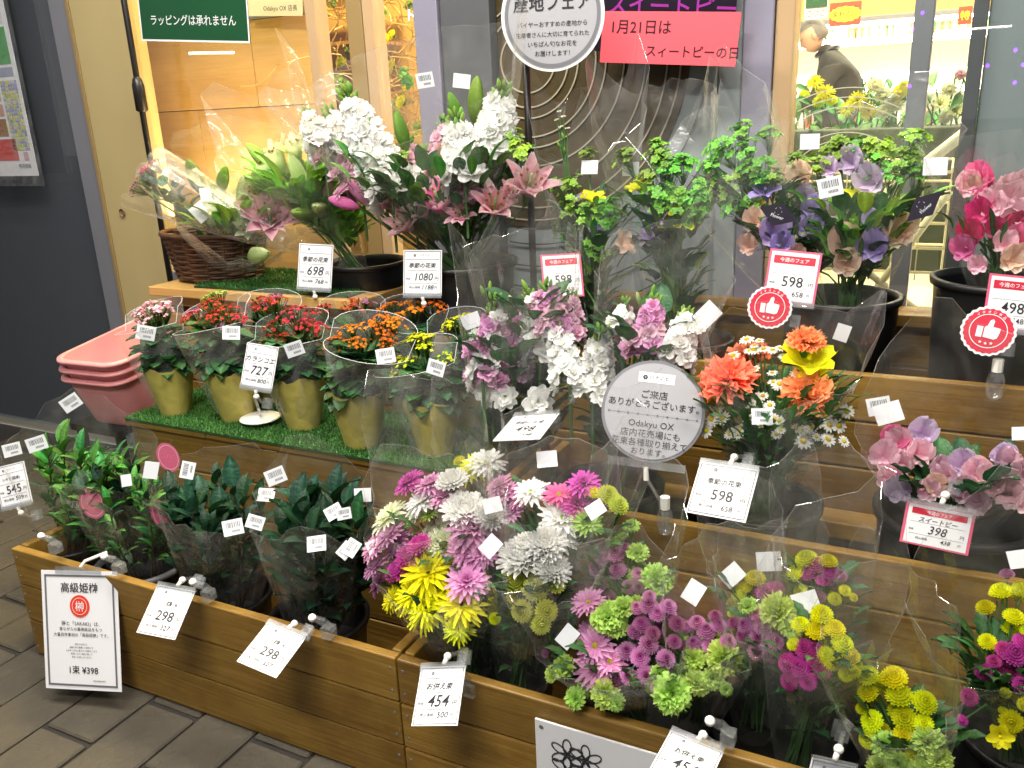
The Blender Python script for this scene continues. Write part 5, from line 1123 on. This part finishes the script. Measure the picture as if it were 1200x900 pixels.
def price_card(label, TL, TR, BL, Y, title, price, tax, style='std', clip='top', foot=None, ratio=1.1, small=None, hand=False, banner='今週のフェア', group=None):
    w_, h, Mt, c = solve_quad(TL, TR, BL, Y, ratio)
    t = thing('price_card', label, 'price card', c, group)
    mb = MB(); mb.box((-w_/2, -h/2, -.001), (w_/2, h/2, .0006)); put(t, 'card', mb, M['pinkcard' if style == 'pink' else 'white'], Mt, c)
    if style == 'pink': mb = MB(); rect(mb, -w_*.455, -h*.46, w_*.455, h*.46, .001); put(t, 'white_field', mb, M['white'], Mt, c)
    ink = MB(); sh = .2 if hand else 0
    if style == 'std':
        frame_lines(ink, w_, h, w_*.03, w_*.012)
        rect(ink, -w_*.44, h*.29, w_*.44, h*.297); g = MB(); flower_mark(g, -w_*.2, h*.38, w_*.035); put_text(g, 'ハナノヒ', w_*.05, h*.385, h=w_*.055, z=.0014, bold=0); put(t, 'logo_print', g, M['greyink'], Mt, c)
    else:
        g = MB(); rect(g, -w_*.4, h*.24, w_*.4, h*.39, .0014); put(t, 'banner_print', g, M['crimson'], Mt, c); g = MB(); put_text(g, banner, 0, h*.315, h=h*.085, z=.0019, bold=.02); put(t, 'banner_lettering', g, M['white'], Mt, c)
    if title: put_text(ink, title, 0, h*(.16 if style == 'std' else .13), h=h*(.12 if len(title) < 7 else .09), bold=.03 if not hand else .035, shear=sh, z=.0015)
    if small: put_text(ink, small, w_*.22, h*.15, h=h*.07, z=.0015)
    rect(ink, -w_*.4, h*.05, w_*.4, h*.056)
    put_text(ink, price, (.02 if len(price) < 4 else .05)*w_, -h*.09, h=h*(.2 if len(price) < 4 else .165), bold=.02 if not hand else .015, shear=sh, z=.0015, sx=.95)
    put_text(ink, '税抜', -w_*.37, -h*.13, h=h*.05, z=.0015); put_text(ink, '円', w_*.37, -h*.13, h=h*.085, z=.0015)
    rect(ink, -w_*.4, -h*.235, w_*.4, -h*.229)
    put_text(ink, '税込価格', -w_*.2, -h*.32, h=h*.06, z=.0015); put_text(ink, tax, w_*.15, -h*.32, h=h*.1, z=.0015, shear=sh, bold=.02); put_text(ink, '円', w_*.35, -h*.33, h=h*.06, z=.0015)
    put(t, 'print', ink, M['ink'], Mt, c)
    # clear holder strip, ball joint and clip
    if clip:
        s = 1 if clip == 'top' else -1; e = w_*.5
        mb = MB(); mb.box((-e, s*h/2-.007 if s > 0 else -h/2-.006, .0025), (e, s*h/2+.006 if s > 0 else -h/2+.007, .0045)); mb.box((-e, s*h/2-.003, -.004), (e, s*h/2+.003, .0022)); put(t, 'card_holder', mb, M['clear'], Mt, c)
        mb = MB(); mb.tube([(0, s*(h/2+.003), 0), (.002, s*(h/2+.014), -.002)], .004, 8); q = MB(); dome(q, .0068, .0068, (1, 1, 1), n=10, k=4); dome(q, .0068, -.0068, (1, 1, 1), n=10, k=4); mb.add([(v[0]+.003, v[1]+s*(h/2+.018), v[2]-.003) for v in q.v], q.f); put(t, 'ball_joint', mb, M['shopwhite'], Mt, c, True)
        mb = MB(); mb.tube([(.004, s*(h/2+.02), -.004), (.012, s*(h/2+.03), -.02), (.018, s*(h/2+.03), -.03)], .0035, 8); mb.box((.008, s*(h/2+.03)-.012, -.045), (.026, s*(h/2+.03)+.012, -.04)); mb.box((.008, s*(h/2+.03)-.012, -.032), (.026, s*(h/2+.03)+.012, -.028)); put(t, 'clip', mb, M['clear'], Mt, c)
    return t, w_, h, Mt, c
price_card('price card reading 698 in front of the green lily bouquet', (351, 285), (391, 287), (349, 338), 1.70, '季節の花束', '698', '768', clip='bottom', hand=True, ratio=1.25)
price_card('price card reading 1080 on the wide black bucket of lilies', (473, 293), (518, 293), (474, 346), 1.63, '季節の花束', '1080', '1188', clip='bottom', hand=True, ratio=1.15)
t3, *_r = price_card('pink framed 598 card half hidden behind the stock bouquets', (633, 299), (680, 296), (639, 350), 1.68, '', '598', '658', 'pink', clip=None, ratio=1.1)
c5 = price_card('pink framed 598 card on the black bucket behind the carnations', (903, 291), (964, 297), (894, 352), 1.64, '', '598', '658', 'pink', clip='bottom', ratio=1.05)
c6 = price_card('pink framed 498 card at the right edge', (1160, 320), (1222, 326), (1150, 384), 1.64, '', '498', '548', 'pink', clip='bottom', ratio=1.05)
t7, w7, h7, M7, cc7 = price_card('kalanchoe price card reading 727 on a round white foot', (290, 401), (327, 407), (281, 452), 1.36, 'カランコエ', '727', '800', clip='bottom', hand=True, ratio=1.35)
fb = atz(305, 490, .533)
mb = MB(); mb.lathe([(0, 0), (.047, 0), (.048, .002), (.044, .004), (.006, .008), (0, .009)], 40, fb); mb.v = [(v[0]-cc7.x, v[1]-cc7.y, v[2]-cc7.z) for v in mb.v]; link('round_foot', mb.mesh('round_foot', M['shopwhite'], True), t7)
jb = M7 @ Vector((0, -h7/2-.02, 0)); mb = MB(); mb.tube([Vector(fb)-cc7+Vector((0, 0, .006)), (Vector(fb)-cc7)*.5+jb*.5+Vector((.003, 0, 0)), jb], .0035, 8); link('foot_stem', mb.mesh('foot_stem', M['clear'], True), t7)
price_card('price card reading 545 at the left edge of the picture', (-8, 549), (28, 540), (2, 597), 1.08, 'シキミ(国産)', '545', '599', clip='bottom', ratio=1.25)
price_card('white price card reading 298 hanging beside the tall paper sign', (185, 685), (229, 693), (159, 741), 1.0, '榊', '298', '327', ratio=1.2, small='(輸入)')
price_card('white price card reading 298 hanging below the large leaved sakaki', (314, 729), (359, 747), (277, 775), 1.0, '榊', '298', '327', ratio=1.15, small='(輸入)')
price_card('price card reading 454 hanging on the joint of the two planter boxes', (494, 782), (546, 780), (482, 851), 1.0, 'お供え束', '454', '500', hand=True, ratio=1.25)
price_card('flat tilted price card reading 498 below the stock bouquets', (603, 487), (656, 484), (577, 517), 1.36, '季節の花束', '498', '548', hand=True, ratio=1.1)
price_card('price card reading 598 below the orange carnations', (821, 541), (890, 551), (803, 600), 1.33, '季節の花束', '598', '658', ratio=1.0)
price_card('glossy pink framed sweet pea card reading 398', (1063, 586), (1144, 602), (1053, 634), 1.33, 'スイートピー', '398', '438', 'pink', hand=True, ratio=.75)
price_card('price card hanging beside the white flower logo board', (786, 856), (848, 882), (758, 905), .99, 'お供え束', '454', '500', hand=True, ratio=1.15)
price_card('price card cut by the bottom edge below the magenta pompons', (952, 888), (1003, 899), (935, 945), 1.0, 'お供え束', '598', '658', ratio=1.2)
# thumbs-up badges
def badge(label, px, py, Y, rpx):
    p = at(px, py, Y); r = wsize(rpx, p); t = thing('thumbs_up_badge', label, 'badge', p, 'round red thumbs up badges'); z = (EYE-p).normalized(); Mt = facing(z, R(-6)).to_matrix().to_4x4(); o = Vector(p)
    n = 96; sc = lambda j, R_: (R_*(1+.025*cos(24*2*pi*j/n))*cos(2*pi*j/n), R_*(1+.025*cos(24*2*pi*j/n))*sin(2*pi*j/n))
    mb = MB(); mb.add([(*sc(j, r), 0) for j in range(n)]+[(*sc(j, r), .0015) for j in range(n)], [tuple(range(n))[::-1], tuple(range(n, 2*n))]+[(j, (j+1) % n, (j+1) % n+n, j+n) for j in range(n)]); put(t, 'badge_disc', mb, M['white'], Mt, o)
    mb = MB(); mb.add([(*sc(j, r*.9), .002) for j in range(n)], [tuple(range(n))]); put(t, 'red_disc', mb, M['crimson'], Mt, o)
    w = MB(); m = 48; w.add([(q*cos(2*pi*j/m), q*sin(2*pi*j/m), .0026) for q in (r*.66, r*.69) for j in range(m)], [(j, (j+1) % m, (j+1) % m+m, j+m) for j in range(m)])
    rect(w, -r*.42, -r*.28, -r*.2, r*.16, .0028)                                   # cuff
    w.add([(x*r, y*r, .0028) for x, y in [(-.15, -.26), (.25, -.3), (.36, -.24), (.42, .02), (.42, .16), (.14, .2), (.16, .42), (.1, .5), (.0, .44), (-.06, .22), (-.15, .14)]], [tuple(range(11))])
    for i in (-1, 0, 1):
        w.add([((.2*i+.07*(1 if k % 2 == 0 else .42)*cos(pi/2+k*pi/5))*r, (-.5+.07*(1 if k % 2 == 0 else .42)*sin(pi/2+k*pi/5)+.03*abs(i))*r, .0028) for k in range(10)], [tuple(range(10))])
    for i, ch in enumerate('イチオシ商品'):
        a = R(128-i*15); put_text(w, ch, r*.79*cos(a)*.98, r*.79*sin(a)*.98, h=r*.11, z=.0028, rot=a-pi/2, bold=.02)
    put(t, 'white_print', w, M['white'], Mt, o); return t
badge('red thumbs up badge left of the 598 card in the rear row', 902, 360, 1.60, 25); badge('red thumbs up badge below the 498 card at the right edge', 1158, 388, 1.60, 29)
def clear_clip(label, px, py, Y, L):
    p = at(px, py, Y); t = thing('plastic_clip', label, 'clip', p, 'clear plastic sign clips'); k = wsize(L, p)
    mb = MB(); mb.tube([(0, 0, k*.5), (0, 0, k*.2)], k*.12, 8); link('clip_neck', mb.mesh('clip_neck', M['shopwhite']), t); mb = MB(); mb.lathe([(k*.14, .18*k), (k*.2, 0), (k*.18, -k*.4), (k*.05, -k*.5)], 10); link('clip_body', mb.mesh('clip_body', M['clear'], True), t)
clear_clip('clear clip hanging under the right thumbs up badge', 1167, 445, 1.60, 50); clear_clip('clear clip hanging right of the round grey sign', 779, 605, 1.33, 50)
for lb, px, py in (('clear clip beside the tall paper sign on the front planter', 122, 652), ('clear clip on the planter edge behind the left 298 card', 226, 682), ('clear clip at the left end bucket of the front planter', 48, 628), ('clear clip on the planter edge behind the right 298 card', 366, 724), ('clear clip on the bucket above the 454 card', 532, 790), ('clear clip on the bucket beside the bottom price card', 832, 845)):
    p = at(px, py, Y0-.01); t = thing('plastic_clip', lb, 'clip', p, 'clear plastic clips on the front planter'); mb = MB(); dome(mb, .008, .008, (1, 1, 1), n=10); dome(mb, .008, -.008, (1, 1, 1), n=10); link('clip_ball', mb.mesh('clip_ball', M['shopwhite'], True), t)
    mb = MB(); mb.tube([(0, 0, 0), (.015, .01, -.01), (.03, .02, -.03)], [.006, .008, .006], 8); mb.box((.015, .0, -.04), (.035, .022, -.018)); link('clip_body', mb.mesh('clip_body', M['clear']), t)
# tall paper sign
w_, h, Mt, c = solve_quad((48, 668), (137, 670), (51, 806), 1.005, 1.42)
t = thing('paper_sign', 'tall white paper sign with a red seal, priced 398, on the front planter', 'sign', c)
mb = MB(); n = 8
for i in range(n+1):
    for j in range(2): pass
vs = [(-w_/2+w_*i/n, -h/2+h*j/n, .004*sin(j*.9)*(1 if i > n/2 else .3)+.0) for j in range(n+1) for i in range(n+1)]
mb.box((-w_/2, -h/2, -.0012), (w_/2, h/2, 0)); put(t, 'paper', mb, M['white'], Mt, c)
mb = MB(); frame_lines(mb, w_, h, w_*.045, w_*.022); put(t, 'frame_print', mb, M['greyink'], Mt, c)
ink = MB(); put_text(ink, '高級姫榊', -.0*w_, h*.36, h=h*.085, bold=.03, z=.0012)
for k, (s, f) in enumerate((('榊と「SAKAKI」は、', .5), ('昔ながらの最高級品をもつ', .56), ('大量自然素材の「高級姫榊」です。', .72))): put_text(ink, s, 0, h*(.06-.048*k), wd=w_*f, bold=.0, z=.0012)
for k, s in enumerate(('毎日のお供えに', '新鮮な枝を厳選した姫榊です', 'お水をこまめに替えると長持ちします', '風通しのよい場所に飾って', '末永くお楽しみください')): put_text(ink, s, 0, -h*(.115+.027*k), h=h*.016, bold=0, z=.0012)
put_text(ink, '1束 ¥398', .02*w_, -h*.33, h=h*.07, bold=.03, z=.0012); put_text(ink, '(税込価格438円)', .22*w_, -h*.42, h=h*.018, bold=0, z=.0012)
put(t, 'lettering', ink, M['ink'], Mt, c)
mb = MB(); r = w_*.13; m = 36; mb.add([(r*cos(2*pi*j/m), h*.205+r*sin(2*pi*j/m), .0012) for j in range(m)], [tuple(range(m))]); put(t, 'red_seal', mb, M['red'], Mt, c)
mb = MB(); mb.add([(q*cos(2*pi*j/m), h*.205+q*sin(2*pi*j/m), .0018) for q in (r*.72, r*.76) for j in range(m)], [(j, (j+1) % m, (j+1) % m+m, j+m) for j in range(m)]); put_text(mb, '榊', 0, h*.205, h=r*.9, z=.0018); put(t, 'seal_print', mb, M['white'], Mt, c)
mb = MB(); mb.box((-w_*.3, h/2-.006, .001), (w_*.3, h/2+.01, .003)); put(t, 'card_holder', mb, M['clear'], Mt, c)
mb = MB(); mb.tube([(.005, h/2+.008, 0), (.012, h/2+.02, -.006), (.05, h/2+.035, -.03)], .0035, 8); put(t, 'ball_joint', mb, M['shopwhite'], Mt, c)
# round signs
def round_sign(name, label, px, py, Y, rx, spin, lines, rimm, body='silver', nrm=None):
    p = at(px, py, Y); r = wsize(rx, p); t = thing(name, label, 'sign', p); Mt = facing(nrm or (EYE-p).normalized()+Vector((0, 0, .05)), spin).to_matrix().to_4x4(); m = 64
    def disc(R_, z0, z1): q = MB(); q.add([(R_*cos(2*pi*j/m), R_*sin(2*pi*j/m), z) for z in (z0, z1) for j in range(m)], [tuple(range(m))[::-1], tuple(range(m, 2*m))]+[(j, (j+1) % m, (j+1) % m+m, j+m) for j in range(m)]); return q
    put(t, 'sign_rim', disc(r, -.003, 0), M[rimm], Mt, p); put(t, 'sign_face', disc(r*.94, .0002, .0012), M[body], Mt, p)
    ink = MB()
    for s, y, wd, bold in lines: put_text(ink, s, 0, y*r, wd=wd*r, bold=bold, z=.002)
    put(t, 'lettering', ink, M['ink'], Mt, p); return t, r, Mt, p
t, r, Mt, p = round_sign('round_sign', 'round grey sign thanking customers, between the stocks and the carnations', 765, 482, 1.36, 60, R(-6.5), [('ご来店', .32, .5, .03), ('ありがとうございます。', .13, 1.75, .03), ('Odakyu OX', -.28, .88, 0), ('店内花売場にも', -.45, 1.15, 0), ('花束各種取り揃えて', -.63, 1.45, 0), ('おります。', -.8, .66, 0)], 'silverrim')
mb = MB(); rect(mb, -r*.35, r*.55, r*.35, r*.75, .0016); put(t, 'logo_label', mb, M['white'], Mt, p); mb = MB(); flower_mark(mb, -r*.22, r*.65, r*.05, .002); put_text(mb, 'ハナノヒ', r*.05, r*.66, h=r*.08, z=.002); put(t, 'logo_print', mb, M['ink'], Mt, p)
mb = MB()
for i in range(10): a = -.85+i*.19; flower_mark(mb, a*r, -r*.08, r*.022, .002)
rect(mb, -r*.85, -r*.083, r*.87, -r*.077, .0019); put(t, 'dotted_line', mb, M['greyink'], Mt, p)
mb = MB(); mb.box((-r*.75, -r*1.12, -.003), (r*.75, -r*.96, .003)); put(t, 'sign_holder', mb, M['clear'], Mt, p); mb = MB(); mb.tube([(0, -r*1.1, 0), (.003, -r*1.35, -.004)], .0045, 8); put(t, 'ball_joint', mb, M['shopwhite'], Mt, p)
mb = MB(); mb.tube([(.003, -r*1.3, -.004), (.03, -r*1.7, -.02), (.05, -r*2.3, -.04)], .003, 8); put(t, 'clip', mb, M['clear'], Mt, p)
t, r, Mt, p = round_sign('round_sign', 'round grey sign with a white rim on a black pole above the lilies', 647, 18, 1.80, 62, R(-1), [('産地フェア', .22, 1.5, .06), ('バイヤーおすすめの産地から', -.15, 1.35, .015), ('生産者さんに大切に育てられた', -.33, 1.42, .015), ('いちばん旬なお花を', -.5, .95, .015), ('お届けします！', -.67, .68, .015)], 'white', nrm=(.2, -1, 0))
mb = MB(); m = 64; mb.add([(q*cos(2*pi*j/m), q*sin(2*pi*j/m), .0016) for q in (r*.86, r*.925) for j in range(m)], [(j, (j+1) % m, (j+1) % m+m, j+m) for j in range(m)]); put(t, 'grey_ring', mb, M['silverrim'], Mt, p)
mb = MB(); x = at(619, 150, 1.83).x-p.x; mb.tube([(x, .03, .1), (x, .03, .71-p.z)], .0085, 10); link('sign_pole', mb.mesh('sign_pole', M['dark'], True), t)
# hanging paper signs
YS = 2.0
def panel_sign(name, label, TL, TR, BL, Y, m, ratio, items, cat='sign', fr=None):
    w_, h, Mt, c = solve_quad(TL, TR, BL, Y, ratio, False); t = thing(name, label, cat, c); mb = MB(); mb.box((-w_/2, -h/2, -.001), (w_/2, h/2, .0005)); put(t, 'board', mb, M[m], Mt, c)
    if fr: mb = MB(); frame_lines(mb, w_, h, 0, w_*.012); put(t, 'border', mb, M[fr], Mt, c)
    for s, fx, fy, fw, mm, b in items: mb = MB(); put_text(mb, s, fx*w_, fy*h, wd=fw*w_, bold=b, z=.0012); put(t, 'lettering', mb, M[mm], Mt, c)
    return t, w_, h, Mt, c
panel_sign('pink_sign', 'fluorescent pink sign announcing the sweet pea day', (707, 13), (869, 14), (703, 73), YS-.01, 'fpink', None, [('1月21日は', -.2, .2, .44, 'night', .03), ('スィートピーの日', .18, -.25, .66, 'night', .035)])
panel_sign('black_sign', 'black sign with purple lettering above the pink sign', (700, -62), (870, -60), (700, 60), YS+.01, 'night', None, [('スイートピー', .05, -.02, .9, 'purple', .04)])
panel_sign('green_sign', 'dark green sign with white lettering at the top left', (157, -42), (287, -46), (167, 48), 2.05, 'green', None, [('ラッピングは承れません', .0, -.22, .78, 'white', .015), ('恐れ入りますが', -.1, .12, .5, 'white', .015)], fr='white')
panel_sign('cream_sign', 'cream strip with small black lettering beside the green sign', (290, -20), (354, -22), (291, 19), 2.33, 'beige', None, [('Odakyu OX 店長', .1, -.28, .62, 'ink', 0)])
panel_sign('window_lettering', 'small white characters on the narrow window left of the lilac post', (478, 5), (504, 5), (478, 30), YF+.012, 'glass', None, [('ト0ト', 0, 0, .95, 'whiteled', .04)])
# flower logo board on the planter
w_, h, Mt, c = solve_quad((627, 840), (765, 884), (627, 945), Y0-.012, None)
a = at(627, 841, Y0-.006); t = thing('logo_board', 'white board with an interlaced flower emblem screwed to the front planter', 'sign board', (a.x, Y0-.006, a.z)); W_ = .40; H_ = .2
boxpart('board', (a.x, Y0-.008, a.z-H_), (a.x+W_, Y0-.004, a.z), M['white'], t, .001)
mb = MB()
def petal_loop(cx, cz, ang, L, wd): 
    pts = []
    for j in range(25): u = 2*pi*j/24; x = L/2*(1-cos(u)); y = wd/2*sin(u)*abs(sin(u/2))**.3*(1 if True else 0); pts.append((a.x+cx+x*cos(ang)-y*sin(ang), Y0-.0095, a.z+cz+x*sin(ang)+y*cos(ang)))
    mb.tube(pts, .0011, 5, cap=False)
q = .032
for (cx, cz) in ((.057, -.052), (.057+q, -.052), (.057, -.052-q), (.057+q, -.052-q)):
    for k in range(6): petal_loop(cx, cz, pi/2+k*pi/3, q*.95, q*.5)
part('flower_emblem', mb, M['ink'], t)
mb = MB(); put_text(mb, 'ハナ', 0, 0, h=.06, bold=.02); mb.v = [(v[0]+a.x+.165+.03, Y0-.009, v[1]+a.z-.085) for v in mb.v]; part('lettering', mb, M['ink'], t)
for x, z in ((.012, -.012), (W_-.012, -.012)): mb = MB(); mb.lathe([(0, 0), (.004, 0)], 10); o = link('screw', mb.mesh('screw', M['grey']), t, (x, -.0035, z)); o.rotation_euler = (pi/2, 0, 0)
# flyer poster at left
br = at(45, 206, 2.06); tp = thing('flyer_poster', 'colourful supermarket flyer in a clear pocket on the dark glass door', 'poster', (br.x-.2, 2.06, br.z)); L_ = .36; Hh = 1.0
boxpart('flyer_sheet', (br.x-L_, 2.06, br.z), (br.x, 2.063, br.z+Hh), M['white'], tp)
rn = random.Random(9); cells = MB(); photo = MB()
for i in range(7):
    for j in range(34):
        x0 = br.x-.012-.013*(i+1); z0 = br.z+.09+j*.012
        if j < 20: cells.box((x0, 2.0585, z0), (x0+.0115, 2.0595, z0+.0095), rn.choice([(.5, .55, .12), (.3, .32, .5), (.6, .6, .62), (.35, .36, .55), (.62, .6, .2)]))
for x0, x1, z0, z1, c_ in ((-.2, -.075, .055, .13, (.6, .08, .06)), (-.045, -.02, .055, .085, (.6, .35, .38)), (-.2, -.105, .14, .2, (.3, .16, .06)), (-.2, -.105, .21, .25, (.55, .3, .2)), (-.2, -.105, .26, .32, (.5, .45, .35)), (-.2, -.01, .38, .5, (.03, .3, .05)), (-.2, -.01, .51, .55, (.65, .65, .68)), (-.2, -.03, .56, .62, (.5, .06, .05)), (-.2, -.01, .34, .37, (.3, .32, .45))):
    photo.box((br.x+x0-.01, 2.0585, br.z+z0), (br.x+x1-.01, 2.0595, br.z+z1), c_)
part('flyer_table', cells, M['matte'], tp, kind='stuff'); part('flyer_pictures', photo, M['matte'], tp, kind='stuff')
mb = MB(); put_text(mb, '特売情報', 0, 0, h=.016); mb.v = [(v[0]+br.x-.06, 2.0585, v[1]+br.z+.035) for v in mb.v]; part('lettering', mb, M['greyink'], tp)
mb = MB(); mb.box((br.x-L_-.02, 2.045, br.z-.035), (br.x+.045, 2.047, br.z+Hh+.02)); part('clear_pocket', mb, M['film'], tp)
mb = MB()
